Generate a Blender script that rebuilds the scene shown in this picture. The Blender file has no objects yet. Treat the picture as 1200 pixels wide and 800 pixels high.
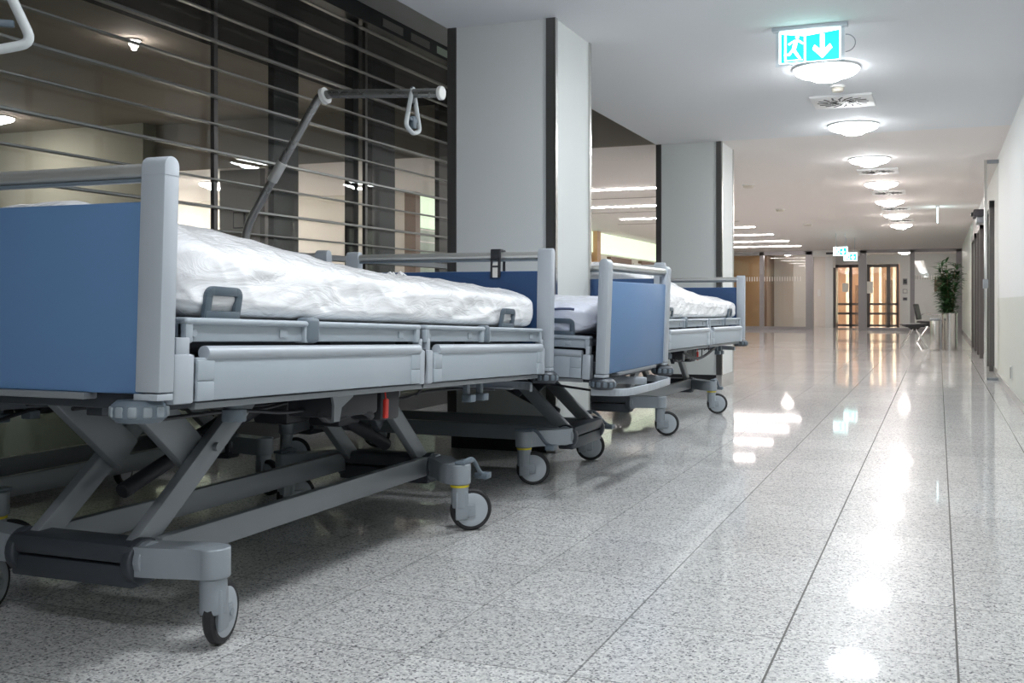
import bpy, bmesh, math, random
from mathutils import Vector, Matrix, noise, Euler

random.seed(7)
PI = math.pi
scene = bpy.context.scene
COL = scene.collection

# ------------------------------------------------------------------ materials
def new_mat(name):
    m = bpy.data.materials.new(name)
    m.use_nodes = True
    nt = m.node_tree
    b = nt.nodes['Principled BSDF']
    return m, nt, b

def simple(name, col, rough=0.5, metal=0.0, bump=0.0, bscale=60.0, var=0.0, vscale=8.0, coat=0.0, spec=0.5):
    m, nt, b = new_mat(name)
    b.inputs['Base Color'].default_value = (*col, 1)
    b.inputs['Roughness'].default_value = rough
    b.inputs['Metallic'].default_value = metal
    b.inputs['Coat Weight'].default_value = coat
    b.inputs['Specular IOR Level'].default_value = spec
    tc = nt.nodes.new('ShaderNodeTexCoord')
    n = nt.nodes.new('ShaderNodeTexNoise'); n.inputs['Scale'].default_value = vscale; n.inputs['Detail'].default_value = 4
    nt.links.new(tc.outputs['Object'], n.inputs['Vector'])
    mr = nt.nodes.new('ShaderNodeMapRange')
    mr.inputs['To Min'].default_value = max(0.02, rough * 0.88); mr.inputs['To Max'].default_value = min(1, rough * 1.12)
    nt.links.new(n.outputs['Fac'], mr.inputs['Value']); nt.links.new(mr.outputs['Result'], b.inputs['Roughness'])
    if var > 0:
        mx = nt.nodes.new('ShaderNodeMix'); mx.data_type = 'RGBA'
        mx.inputs['A'].default_value = (*[c * (1 - var) for c in col], 1)
        mx.inputs['B'].default_value = (*[min(1, c * (1 + var)) for c in col], 1)
        nt.links.new(n.outputs['Fac'], mx.inputs['Factor']); nt.links.new(mx.outputs['Result'], b.inputs['Base Color'])
    if bump > 0:
        n2 = nt.nodes.new('ShaderNodeTexNoise'); n2.inputs['Scale'].default_value = bscale; n2.inputs['Detail'].default_value = 3
        nt.links.new(tc.outputs['Object'], n2.inputs['Vector'])
        bp = nt.nodes.new('ShaderNodeBump'); bp.inputs['Strength'].default_value = bump; bp.inputs['Distance'].default_value = 0.01
        nt.links.new(n2.outputs['Fac'], bp.inputs['Height']); nt.links.new(bp.outputs['Normal'], b.inputs['Normal'])
    return m

def emit(name, col, s):
    m, nt, b = new_mat(name)
    b.inputs['Base Color'].default_value = (*col, 1)
    b.inputs['Emission Color'].default_value = (*col, 1)
    b.inputs['Emission Strength'].default_value = s
    return m

def glass(name, tint=(0.9, 0.95, 0.92), rough=0.0, ior=1.5):
    m, nt, b = new_mat(name)
    nt.nodes.remove(b)
    out = nt.nodes['Material Output']
    tr = nt.nodes.new('ShaderNodeBsdfTransparent'); tr.inputs['Color'].default_value = (*tint, 1)
    gl = nt.nodes.new('ShaderNodeBsdfGlossy'); gl.inputs['Roughness'].default_value = rough
    ge = nt.nodes.new('ShaderNodeNewGeometry')
    dp = nt.nodes.new('ShaderNodeVectorMath'); dp.operation = 'DOT_PRODUCT'
    nt.links.new(ge.outputs['Incoming'], dp.inputs[0]); nt.links.new(ge.outputs['Normal'], dp.inputs[1])
    def mt(op, a, b_=None):
        q = nt.nodes.new('ShaderNodeMath'); q.operation = op
        for i, v_ in enumerate((a, b_)):
            if v_ is None: continue
            if isinstance(v_, (int, float)): q.inputs[i].default_value = v_
            else: nt.links.new(v_, q.inputs[i])
        return q.outputs[0]
    f0 = ((ior-1)/(ior+1))**2
    sch = mt('ADD', mt('MULTIPLY', mt('POWER', mt('SUBTRACT', 1.0, mt('ABSOLUTE', dp.outputs['Value'])), 5.0), 1-f0), f0)
    mx = nt.nodes.new('ShaderNodeMixShader')
    nt.links.new(sch, mx.inputs['Fac'])
    nt.links.new(tr.outputs[0], mx.inputs[1]); nt.links.new(gl.outputs[0], mx.inputs[2])
    nt.links.new(mx.outputs[0], out.inputs['Surface'])
    return m

def floor_material():
    m, nt, b = new_mat('speckled_granite')
    L = nt.links
    tc = nt.nodes.new('ShaderNodeTexCoord')
    def ramp(src, stops, interp='LINEAR'):
        r = nt.nodes.new('ShaderNodeValToRGB'); r.color_ramp.interpolation = interp
        e = r.color_ramp.elements
        while len(e) > 1: e.remove(e[-1])
        e[0].position = stops[0][0]; e[0].color = (*stops[0][1], 1)
        for p, c in stops[1:]:
            q = e.new(p); q.color = (*c, 1)
        L.new(src, r.inputs['Fac']); return r
    v = nt.nodes.new('ShaderNodeTexVoronoi'); v.inputs['Scale'].default_value = 190
    L.new(tc.outputs['Object'], v.inputs['Vector'])
    sep = nt.nodes.new('ShaderNodeSeparateColor'); L.new(v.outputs['Color'], sep.inputs['Color'])
    r1 = ramp(sep.outputs[0], [(0, (0.12, 0.12, 0.13)), (0.07, (0.35, 0.35, 0.36)), (0.22, (0.60, 0.595, 0.59)), (0.55, (0.72, 0.715, 0.70)), (0.85, (0.80, 0.79, 0.78))], 'CONSTANT')
    n = nt.nodes.new('ShaderNodeTexNoise'); n.inputs['Scale'].default_value = 55; n.inputs['Detail'].default_value = 6; n.inputs['Roughness'].default_value = 0.75
    L.new(tc.outputs['Object'], n.inputs['Vector'])
    r2 = ramp(n.outputs['Fac'], [(0.36, (0.62, 0.62, 0.63)), (0.48, (0.93, 0.93, 0.93)), (0.65, (1.0, 1.0, 0.99))])
    mx = nt.nodes.new('ShaderNodeMix'); mx.data_type = 'RGBA'; mx.blend_type = 'MULTIPLY'; mx.inputs['Factor'].default_value = 0.9
    L.new(r1.outputs['Color'], mx.inputs['A']); L.new(r2.outputs['Color'], mx.inputs['B'])
    # slab-to-slab tint and the joints
    sx = nt.nodes.new('ShaderNodeSeparateXYZ'); L.new(tc.outputs['Object'], sx.inputs['Vector'])
    def math_(op, a, bb=None, c=None):
        q = nt.nodes.new('ShaderNodeMath'); q.operation = op
        for i, s in enumerate((a, bb, c)):
            if s is None: continue
            if isinstance(s, (int, float)): q.inputs[i].default_value = s
            else: L.new(s, q.inputs[i])
        return q.outputs[0]
    T = 0.4135
    fx = math_('DIVIDE', math_('SUBTRACT', sx.outputs['X'], 0.043), T)
    fy = math_('DIVIDE', math_('SUBTRACT', sx.outputs['Y'], 2.537), 0.4185)
    dx = math_('MULTIPLY', math_('ABSOLUTE', math_('SUBTRACT', fx, math_('ROUND', fx))), T)
    dy = math_('MULTIPLY', math_('ABSOLUTE', math_('SUBTRACT', fy, math_('ROUND', fy))), 0.4185)
    jx = math_('LESS_THAN', dx, 0.0028)
    jy = math_('LESS_THAN', dy, 0.0024)
    cell = nt.nodes.new('ShaderNodeCombineXYZ')
    L.new(math_('FLOOR', fx), cell.inputs[0]); L.new(math_('FLOOR', fy), cell.inputs[1])
    wn = nt.nodes.new('ShaderNodeTexWhiteNoise'); L.new(cell.outputs[0], wn.inputs['Vector'])
    tone = nt.nodes.new('ShaderNodeMapRange'); tone.inputs['To Min'].default_value = 0.90; tone.inputs['To Max'].default_value = 1.06
    L.new(wn.outputs['Value'], tone.inputs['Value'])
    hs = nt.nodes.new('ShaderNodeHueSaturation'); L.new(mx.outputs['Result'], hs.inputs['Color']); L.new(tone.outputs['Result'], hs.inputs['Value'])
    m2 = nt.nodes.new('ShaderNodeMix'); m2.data_type = 'RGBA'
    L.new(math_('MULTIPLY', jy, 0.75), m2.inputs['Factor']); L.new(hs.outputs['Color'], m2.inputs['A']); m2.inputs['B'].default_value = (0.16, 0.155, 0.15, 1)
    m3 = nt.nodes.new('ShaderNodeMix'); m3.data_type = 'RGBA'
    wear = nt.nodes.new('ShaderNodeMapRange'); wear.inputs['From Min'].default_value = -1.1; wear.inputs['From Max'].default_value = -0.5
    wear.inputs['To Min'].default_value = 0.35; wear.inputs['To Max'].default_value = 1.0; L.new(sx.outputs['X'], wear.inputs['Value'])
    L.new(math_('MULTIPLY', jx, wear.outputs['Result']), m3.inputs['Factor']); L.new(m2.outputs['Result'], m3.inputs['A']); m3.inputs['B'].default_value = (0.12, 0.115, 0.11, 1)
    L.new(m3.outputs['Result'], b.inputs['Base Color'])
    n3 = nt.nodes.new('ShaderNodeTexNoise'); n3.inputs['Scale'].default_value = 1.6; n3.inputs['Detail'].default_value = 5
    L.new(tc.outputs['Object'], n3.inputs['Vector'])
    rr = nt.nodes.new('ShaderNodeMapRange'); rr.inputs['To Min'].default_value = 0.30; rr.inputs['To Max'].default_value = 0.42
    L.new(n3.outputs['Fac'], rr.inputs['Value'])
    rj = math_('MAXIMUM', rr.outputs['Result'], math_('MULTIPLY', jx, 0.7))
    L.new(rj, b.inputs['Roughness'])
    b.inputs['IOR'].default_value = 1.33
    b.inputs['Coat Weight'].default_value = 1.0; b.inputs['Coat IOR'].default_value = 1.135; b.inputs['Coat Roughness'].default_value = 0.045
    bp = nt.nodes.new('ShaderNodeBump'); bp.inputs['Strength'].default_value = 0.03; bp.inputs['Distance'].default_value = 0.002
    n4 = nt.nodes.new('ShaderNodeTexNoise'); n4.inputs['Scale'].default_value = 5
    L.new(tc.outputs['Object'], n4.inputs['Vector']); L.new(n4.outputs['Fac'], bp.inputs['Height'])
    L.new(bp.outputs['Normal'], b.inputs['Normal'])
    return m

def film_material(name, col, darkline=False):
    """white mattress cover under clear crinkled plastic film"""
    m, nt, b = new_mat(name)
    L = nt.links
    b.inputs['Base Color'].default_value = (*col, 1)
    b.inputs['Roughness'].default_value = 0.5
    b.inputs['Coat Weight'].default_value = 0.9
    b.inputs['Coat Roughness'].default_value = 0.13
    b.inputs['Sheen Weight'].default_value = 0.2
    tc = nt.nodes.new('ShaderNodeTexCoord')
    mp = nt.nodes.new('ShaderNodeMapping'); mp.inputs['Scale'].default_value = (3.5, 13, 12); mp.inputs['Rotation'].default_value = (0.3, 0.5, 0.5)
    L.new(tc.outputs['Object'], mp.inputs['Vector'])
    n = nt.nodes.new('ShaderNodeTexNoise'); n.inputs['Scale'].default_value = 1.5; n.inputs['Detail'].default_value = 4.5; n.inputs['Roughness'].default_value = 0.52; n.inputs['Distortion'].default_value = 1.6
    L.new(mp.outputs[0], n.inputs['Vector'])
    # ridged: |n-.5|
    a = nt.nodes.new('ShaderNodeMath'); a.operation = 'SUBTRACT'; a.inputs[1].default_value = 0.5; L.new(n.outputs['Fac'], a.inputs[0])
    ab = nt.nodes.new('ShaderNodeMath'); ab.operation = 'ABSOLUTE'; L.new(a.outputs[0], ab.inputs[0])
    bp = nt.nodes.new('ShaderNodeBump'); bp.inputs['Strength'].default_value = 0.75; bp.inputs['Distance'].default_value = 0.03; bp.invert = True
    L.new(ab.outputs[0], bp.inputs['Height'])
    L.new(bp.outputs['Normal'], b.inputs['Coat Normal'])
    bp2 = nt.nodes.new('ShaderNodeBump'); bp2.inputs['Strength'].default_value = 0.16; bp2.inputs['Distance'].default_value = 0.02; bp2.invert = True
    L.new(ab.outputs[0], bp2.inputs['Height']); L.new(bp2.outputs['Normal'], b.inputs['Normal'])
    return m

M = {}
M['floor'] = floor_material()
M['ceiling'] = simple('white_ceiling_paint', (0.72, 0.73, 0.75), 0.85, bump=0.02)
M['ceiling_warm'] = simple('warm_white_ceiling_paint', (0.76, 0.72, 0.70), 0.85, bump=0.02)  # same white ceiling, with the far warm lamplight mixed into its colour
M['wall_white'] = simple('white_wall_paint', (0.68, 0.69, 0.68), 0.7, bump=0.02)
M['wall_lower'] = simple('pale_green_grey_wall_paint', (0.57, 0.59, 0.54), 0.5, bump=0.02)
M['wall_beige'] = simple('beige_wall_paint', (0.68, 0.64, 0.59), 0.7)
M['soffit'] = simple('grey_concrete', (0.40, 0.40, 0.38), 0.85, bump=0.15, bscale=9, var=0.15, vscale=3)
M['soffit_brown'] = simple('brown_grey_concrete', (0.42, 0.37, 0.31), 0.85, bump=0.1, bscale=9, var=0.18, vscale=1.5)
M['concrete_green'] = simple('greenish_concrete', (0.37, 0.37, 0.30), 0.85, bump=0.1, bscale=9, var=0.2, vscale=1.5)
M['column'] = simple('column_paint', (0.66, 0.68, 0.67), 0.6)
M['column_plinth'] = simple('black_plinth', (0.02, 0.02, 0.022), 0.35)
M['granite_base'] = simple('granite_skirting', (0.42, 0.41, 0.40), 0.2, var=0.2, vscale=150)
M['steel'] = simple('brushed_steel', (0.62, 0.61, 0.59), 0.22, 1.0)
M['bronze'] = simple('dark_bronze_metal', (0.13, 0.125, 0.12), 0.35, 0.7)
M['dark_frame'] = simple('dark_grey_frame', (0.035, 0.038, 0.042), 0.4, 0.3)
M['rod'] = simple('grey_metal_bar', (0.30, 0.30, 0.29), 0.35, 0.8)
M['far_frame'] = simple('grey_door_frame', (0.30, 0.29, 0.30), 0.35, 0.4)
M['far_frame_dark'] = simple('dark_door_frame', (0.10, 0.09, 0.09), 0.4, 0.3)
M['black_void'] = simple('black_outdoor_soffit', (0.008, 0.008, 0.01), 0.9)
M['night_ground'] = simple('dark_paving', (0.12, 0.125, 0.105), 0.5, var=0.2, vscale=6)
M['glass'] = glass('clear_glass', (0.94, 0.955, 0.945))
M['glass_dark'] = glass('dark_tinted_glass', (0.50, 0.56, 0.52))
M['glass_far'] = glass('partition_glass', (0.93, 0.94, 0.93), ior=1.35)
M['lamp_cool'] = emit('cool_lamp_diffuser', (0.93, 0.97, 1.0), 20)
M['lamp_cool_centre'] = emit('cool_lamp_centre', (0.93, 0.97, 1.0), 125)
M['lamp_warm'] = emit('warm_lamp_diffuser', (1.0, 0.91, 0.88), 16)
M['lamp_warm_centre'] = emit('warm_lamp_centre', (1.0, 0.91, 0.88), 165)
M['line_light'] = emit('linear_lamp_diffuser', (1.0, 0.90, 0.88), 38)
M['fill_hall'] = emit('hall_lamp_diffuser', (1.0, 0.95, 0.91), 150)  # for the added lamp that brightens the beige hall
M['line_out'] = emit('outside_lamp_diffuser', (0.95, 0.95, 0.86), 20)  # for the added lamps that brighten the outdoor soffit
M['lamp_rim'] = simple('white_lamp_rim', (0.8, 0.8, 0.8), 0.4)
M['white_plastic'] = simple('white_plastic', (0.72, 0.72, 0.70), 0.4)
M['beige_plastic'] = simple('beige_plastic', (0.6, 0.56, 0.48), 0.5)
M['vent_dark'] = simple('vent_shadow_metal', (0.05, 0.05, 0.05), 0.6)
M['groove'] = simple('dark_ceiling_slot', (0.28, 0.24, 0.22), 0.8)
M['exit_green'] = emit('exit_sign_green', (0.0, 0.66, 0.50), 1.25)
M['exit_white'] = emit('exit_sign_white', (0.92, 1.0, 1.0), 2.6)
M['exit_green_far'] = emit('far_exit_green', (0.0, 0.62, 0.5), 1.6)
M['exit_white_far'] = emit('far_exit_white', (0.75, 1.0, 1.0), 3.2)
M['clear_plastic'] = glass('clear_plastic_sheet', (0.9, 0.95, 0.97))
M['bed_grey'] = simple('light_grey_powder_coat', (0.47, 0.51, 0.56), 0.38, 0.15, var=0.03)
M['bed_arm'] = simple('grey_cast_metal', (0.31, 0.345, 0.38), 0.36, 0.25, var=0.03)
M['bed_panel'] = simple('grey_rail_panel', (0.40, 0.45, 0.50), 0.42, 0.1, var=0.03)
M['bed_mid'] = simple('mid_grey_metal', (0.26, 0.28, 0.30), 0.42, 0.35, var=0.05)
M['bed_slate'] = simple('slate_grey_metal', (0.055, 0.063, 0.075), 0.45, 0.3, var=0.08)
M['bed_dark'] = simple('dark_grey_plastic', (0.022, 0.024, 0.03), 0.5)
M['bed_cap'] = simple('blue_grey_plastic', (0.14, 0.175, 0.21), 0.4)
M['bed_nub'] = simple('light_grey_rubber', (0.27, 0.31, 0.34), 0.4)
M['handle'] = simple('slate_plastic', (0.085, 0.115, 0.145), 0.4)
M['blue'] = simple('blue_laminate', (0.110, 0.215, 0.40), 0.45, var=0.03, vscale=3)
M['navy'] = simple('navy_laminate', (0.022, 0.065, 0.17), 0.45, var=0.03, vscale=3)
M['rubber'] = simple('black_rubber', (0.018, 0.018, 0.02), 0.6)
M['wheel_grey'] = simple('wheel_cover_grey', (0.42, 0.46, 0.50), 0.45)
M['rail_tube'] = simple('satin_metal_tube', (0.60, 0.60, 0.58), 0.3, 0.6)
M['pole'] = simple('dull_chrome_tube', (0.33, 0.33, 0.32), 0.28, 0.85)
M['yellow'] = simple('yellow_ring', (0.75, 0.62, 0.03), 0.4)
M['red'] = simple('red_plastic', (0.65, 0.03, 0.02), 0.4)
M['grip'] = simple('grey_grip_plastic', (0.52, 0.55, 0.56), 0.45)
M['mint'] = simple('pale_metal_plate', (0.45, 0.55, 0.50), 0.3, 0.4)
M['film'] = film_material('white_cover_under_film', (0.90, 0.905, 0.93))
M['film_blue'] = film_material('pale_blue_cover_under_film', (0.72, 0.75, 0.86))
M['piping'] = simple('dark_blue_piping', (0.10, 0.12, 0.22), 0.6)
M['wood'] = simple('brown_wood_panel', (0.50, 0.30, 0.15), 0.4, var=0.15, vscale=4)
M['wood_dark'] = simple('dark_wood_door', (0.20, 0.13, 0.09), 0.4, var=0.15, vscale=4)
M['orange_wall'] = simple('orange_lit_wall', (0.82, 0.53, 0.35), 0.6)
M['cream'] = simple('cream_wall', (0.85, 0.76, 0.62), 0.6)
M['orange_lamp'] = emit('warm_room_lamp', (1.0, 0.84, 0.70), 75)
M['cove'] = emit('backlit_green_white_panel', (0.86, 1.0, 0.78), 0.5)
M['green_glass'] = simple('frosted_green_panel', (0.50, 0.60, 0.52), 0.25)
M['grey_door'] = simple('grey_door_leaf', (0.27, 0.25, 0.25), 0.35)
M['chair_black'] = simple('black_leather', (0.015, 0.015, 0.017), 0.35)
M['chrome'] = simple('chrome', (0.75, 0.75, 0.76), 0.1, 1.0)
M['leaf'] = simple('dark_green_leaf', (0.035, 0.10, 0.035), 0.4, var=0.35, vscale=30)
M['stem'] = simple('woody_stem', (0.16, 0.11, 0.06), 0.7)
M['soil'] = simple('dark_soil', (0.03, 0.02, 0.015), 0.9)
M['art'] = simple('green_streaked_artwork', (0.60, 0.68, 0.63), 0.3, var=0.35, vscale=1.6)
M['paper'] = simple('paper', (0.75, 0.74, 0.70), 0.6)
M['ink'] = simple('dark_print', (0.05, 0.05, 0.06), 0.6)
M['frost'] = simple('frosted_stripe_film', (0.85, 0.83, 0.80), 0.6)
M['dark_screen'] = simple('dark_display', (0.02, 0.02, 0.025), 0.2)

# ------------------------------------------------------------------ mesh helpers
class MB:
    def __init__(s): s.bm = bmesh.new()
    def _merge(s, b2):
        me = bpy.data.meshes.new('t'); b2.to_mesh(me); b2.free(); s.bm.from_mesh(me); bpy.data.meshes.remove(me); return s
    def box(s, x0, x1, y0, y1, z0, z1, bev=0.0, seg=2, mat=None):
        b = bmesh.new(); bmesh.ops.create_cube(b, size=1)
        sx, sy, sz = abs(x1-x0), abs(y1-y0), abs(z1-z0)
        bmesh.ops.scale(b, vec=(sx, sy, sz), verts=b.verts)
        if bev > 0:
            bmesh.ops.bevel(b, geom=b.edges[:], offset=min(bev, 0.49*min(sx, sy, sz)), segments=seg, affect='EDGES', profile=0.5)
        bmesh.ops.translate(b, vec=((x0+x1)/2, (y0+y1)/2, (z0+z1)/2), verts=b.verts)
        if mat is not None: bmesh.ops.transform(b, matrix=mat, verts=b.verts)
        return s._merge(b)
    def bar(s, p0, p1, w, h, bev=0.003, up=(0, 0, 1), ext=0.0):
        """box section from p0 to p1; w across, h along 'up'"""
        p0 = Vector(p0); p1 = Vector(p1); d = p1-p0; L = d.length; x = d.normalized(); up = Vector(up)
        y = up.cross(x)
        if y.length < 1e-4: y = Vector((0, 1, 0)).cross(x)
        y.normalize(); z = x.cross(y)
        m = Matrix((x, y, z)).transposed().to_4x4(); m.translation = p0
        return s.box(-ext, L+ext, -w/2, w/2, -h/2, h/2, bev, 2, m)
    def cyl(s, p0, p1, r, r2=None, seg=24, bev=0.0):
        p0 = Vector(p0); p1 = Vector(p1); d = p1-p0; L = d.length
        if r2 is None: r2 = r
        b = bmesh.new(); bmesh.ops.create_cone(b, cap_ends=True, segments=seg, radius1=r, radius2=r2, depth=L)
        if bev > 0:
            ed = [e for e in b.edges if abs(e.verts[0].co.z-e.verts[1].co.z) < 1e-6]
            bmesh.ops.bevel(b, geom=ed, offset=min(bev, L*0.45, r*0.5), segments=3, affect='EDGES', profile=0.5)
        q = Vector((0, 0, 1)).rotation_difference(d.normalized()).to_matrix().to_4x4()
        q.translation = (p0+p1)/2
        bmesh.ops.transform(b, matrix=q, verts=b.verts)
        return s._merge(b)
    def tube(s, pts, r, seg=12, closed=False, caps=True):
        pts = [Vector(p) for p in pts]; n = len(pts); b = bmesh.new(); rings = []
        t0 = (pts[1]-pts[0]).normalized()
        nrm = t0.orthogonal().normalized()
        prev = t0
        for i, p in enumerate(pts):
            if closed: t = (pts[(i+1) % n]-pts[i-1]).normalized()
            elif i == 0: t = t0
            elif i == n-1: t = (pts[i]-pts[i-1]).normalized()
            else: t = (pts[i+1]-pts[i-1]).normalized()
            q = prev.rotation_difference(t); nrm = (q @ nrm).normalized(); prev = t
            bi = t.cross(nrm)
            rr = r[i] if isinstance(r, (list, tuple)) else r
            rings.append([b.verts.new(p + rr*(math.cos(2*PI*k/seg)*nrm+math.sin(2*PI*k/seg)*bi)) for k in range(seg)])
        m = n if closed else n-1
        for i in range(m):
            A, Bq = rings[i], rings[(i+1) % n]
            for k in range(seg):
                b.faces.new((A[k], A[(k+1) % seg], Bq[(k+1) % seg], Bq[k]))
        if not closed and caps:
            b.faces.new(list(reversed(rings[0]))); b.faces.new(rings[-1])
        return s._merge(b)
    def prism(s, poly, z0, z1, bev=0.0, mat=None):
        """polygon in xy extruded z0..z1, optional transform"""
        b = bmesh.new()
        vs = [b.verts.new((x, y, z0)) for x, y in poly]
        f = b.faces.new(vs)
        r = bmesh.ops.extrude_face_region(b, geom=[f])
        up = [v for v in r['geom'] if isinstance(v, bmesh.types.BMVert)]
        bmesh.ops.translate(b, vec=(0, 0, z1-z0), verts=up)
        bmesh.ops.recalc_face_normals(b, faces=b.faces)
        if bev > 0:
            bmesh.ops.bevel(b, geom=b.edges[:], offset=bev, segments=2, affect='EDGES', profile=0.5)
        if mat is not None: bmesh.ops.transform(b, matrix=mat, verts=b.verts)
        return s._merge(b)
    def lathe(s, prof, c=(0, 0, 0), seg=32, mat=None):
        b = bmesh.new(); rings = []
        for r, z in prof:
            if r < 1e-6: rings.append([b.verts.new((0, 0, z))])
            else: rings.append([b.verts.new((r*math.cos(2*PI*k/seg), r*math.sin(2*PI*k/seg), z)) for k in range(seg)])
        for A, Bq in zip(rings, rings[1:]):
            for k in range(seg):
                k2 = (k+1) % seg
                if len(A) == 1 and len(Bq) == 1: continue
                if len(A) == 1: b.faces.new((A[0], Bq[k], Bq[k2]))
                elif len(Bq) == 1: b.faces.new((A[k], A[k2], Bq[0]))
                else: b.faces.new((A[k], A[k2], Bq[k2], Bq[k]))
        bmesh.ops.recalc_face_normals(b, faces=b.faces)
        if mat is not None: bmesh.ops.transform(b, matrix=mat, verts=b.verts)
        bmesh.ops.translate(b, vec=c, verts=b.verts)
        return s._merge(b)
    def build(s, name, mat, parent=None, smooth=True, ang=35, label=None, loc=None):
        me = bpy.data.meshes.new(name)
        if loc is not None: bmesh.ops.translate(s.bm, vec=(-loc[0], -loc[1], -loc[2]), verts=s.bm.verts)
        s.bm.to_mesh(me); s.bm.free()
        me.materials.append(mat)
        if smooth:
            me.polygons.foreach_set('use_smooth', [True]*len(me.polygons))
            me.set_sharp_from_angle(angle=math.radians(ang))
        o = bpy.data.objects.new(name, me); COL.objects.link(o)
        if loc is not None: o.location = loc
        if parent is not None: o.parent = parent
        if label: o['label'] = label
        return o

def rounded(pts, rad, n=6):
    """round the corners of a 3-D polyline"""
    pts = [Vector(p) for p in pts]; out = [pts[0]]
    for i in range(1, len(pts)-1):
        a, b, c = pts[i-1], pts[i], pts[i+1]
        r = min(rad, (a-b).length*0.49, (c-b).length*0.49)
        p0 = b+(a-b).normalized()*r; p1 = b+(c-b).normalized()*r
        for k in range(n+1):
            t = k/n
            out.append((1-t)**2*p0+2*t*(1-t)*b+t*t*p1)
    out.append(pts[-1]); return out

def ribbon(path, w, z0, z1, mb, bev=0.006):
    """wall-like bar following a plan path"""
    P = [Vector((p[0], p[1])) for p in path]; Lf = []; Rt = []
    for i, p in enumerate(P):
        t = (P[min(i+1, len(P)-1)]-P[max(i-1, 0)]).normalized(); nn = Vector((-t.y, t.x))
        Lf.append(p+nn*w/2); Rt.append(p-nn*w/2)
    mb.prism([tuple(q) for q in Lf]+[tuple(q) for q in reversed(Rt)], z0, z1, 0)

def tag(o, label=None, cat=None, group=None, kind=None):
    if label: o['label'] = label
    if cat: o['category'] = cat
    if group: o['group'] = group
    if kind: o['kind'] = kind
    return o
def empty(name, loc, rz=0.0):
    o = bpy.data.objects.new(name, None); o.empty_display_size = 0.1; COL.objects.link(o)
    o.location = loc; o.rotation_euler = (0, 0, rz); return o
def struct(o): o['kind'] = 'structure'; return o

# ================================================================== THE PLACE
HC = 2.45           # ceiling height
YE = 9.76           # where the raised bay on the left ends
XL, XC = -2.70, -2.02   # column faces
XR = 0.62

def bx(name, mat, x0, x1, y0, y1, z0, z1, parent=None, bev=0.0):
    return MB().box(x0, x1, y0, y1, z0, z1, bev).build(name, mat, parent, smooth=bev > 0)

struct(bx('floor', M['floor'], -20, 3.2, -5, 42, -0.1, 0.0))
struct(bx('floor_outside', M['night_ground'], -20, -4.09, -5, YE, -0.02, 0.012))
def poly_slab(name, mat, poly, z0, z1):
    return MB().prism(poly, z0, z1).build(name, mat, None, smooth=False)
struct(poly_slab('ceiling', M['ceiling'], [(XL, -5), (1.9, -5), (1.9, YE), (XL, YE)], HC, HC+0.7))
struct(poly_slab('ceiling_far', M['ceiling_warm'], [(-20, YE), (1.9, YE), (1.9, 42), (-20, 42)], HC, HC+0.7))
# raised grey concrete bay between the corridor and the glazing
struct(bx('ceiling_bay', M['soffit'], -3.93, XL, -5, YE, 3.02, 3.15))
struct(bx('ceiling_outside', M['black_void'], -5.79, -3.93, -5, YE, 3.02, 3.15))
struct(bx('ceiling_outside_concrete', M['soffit_brown'], -20, -5.79, -5, YE, 3.02, 3.15))

# right wall in two paints plus skirting
struct(bx('wall_right', M['wall_white'], XR, XR+0.2, -5, 12.0, 0.895, HC))
struct(bx('wall_right_lower', M['wall_lower'], XR, XR+0.2, -5, 12.0, 0.0, 0.895))
struct(bx('baseboard_right', M['granite_base'], XR-0.008, XR, -5, 12.0, 0.0, 0.065))
struct(bx('wall_right_far', M['wall_white'], XR+0.03, XR+0.2, 12.0, 42, 0.0, HC))
struct(bx('baseboard_right_far', M['granite_base'], XR+0.02, XR+0.03, 12.0, 31, 0.0, 0.065))
struct(bx('wall_behind_camera', M['wall_white'], -20, 1.9, -5.2, -5, 0, 3.1))
# beige hall left of the columns, seen through the glazing
struct(bx('wall_hall', M['wall_beige'], -20, -7.25, 12.8, 13.0, 0, HC))
struct(bx('wall_hall_left', M['wall_beige'], -20.2, -20, -5, 42, 0, 3.1))
struct(bx('wall_far_left', M['wall_beige'], -7.6, -7.4, 13.0, 31, 0, HC))
struct(bx('wall_far_end', M['wall_beige'], -20, 1.9, 41.8, 42, 0, HC))
struct(bx('trim_hall_post', M['wood_dark'], -7.30, -7.12, 12.72, 12.86, 0, HC))

# columns with metal corner strips and plinth
def column(n, y0, y1):
    c = struct(bx('column_%d' % n, M['column'], XL+0.01, XC-0.01, y0+0.01, y1-0.01, 0.125, 3.02 if n == 1 else HC))
    c.name = 'column'
    bx('plinth', M['column_plinth'], XL+0.02, XC-0.06, y0+0.012, y1-0.02, 0.0, 0.125, c)
    bx('skirting', M['granite_base'], XC-0.06, XC-0.004, y0+0.004, y1, 0.0, 0.125, c)
    for (x0, x1, ya, yb, mt) in ((XL, XL+0.055, y0, y0+0.02, 'bronze'), (XC-0.06, XC-0.004, y0, y0+0.02, 'bronze'),
                                 (XC-0.012, XC, y0, y0+0.03, 'steel'), (XC-0.012, XC, y1-0.03, y1, 'steel')):
        bx('corner_strip', M[mt], x0, x1, ya, yb, 0.125, HC, c)
    return c
column(1, 5.20, 5.81)
column(2, 9.76, 10.37)

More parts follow.
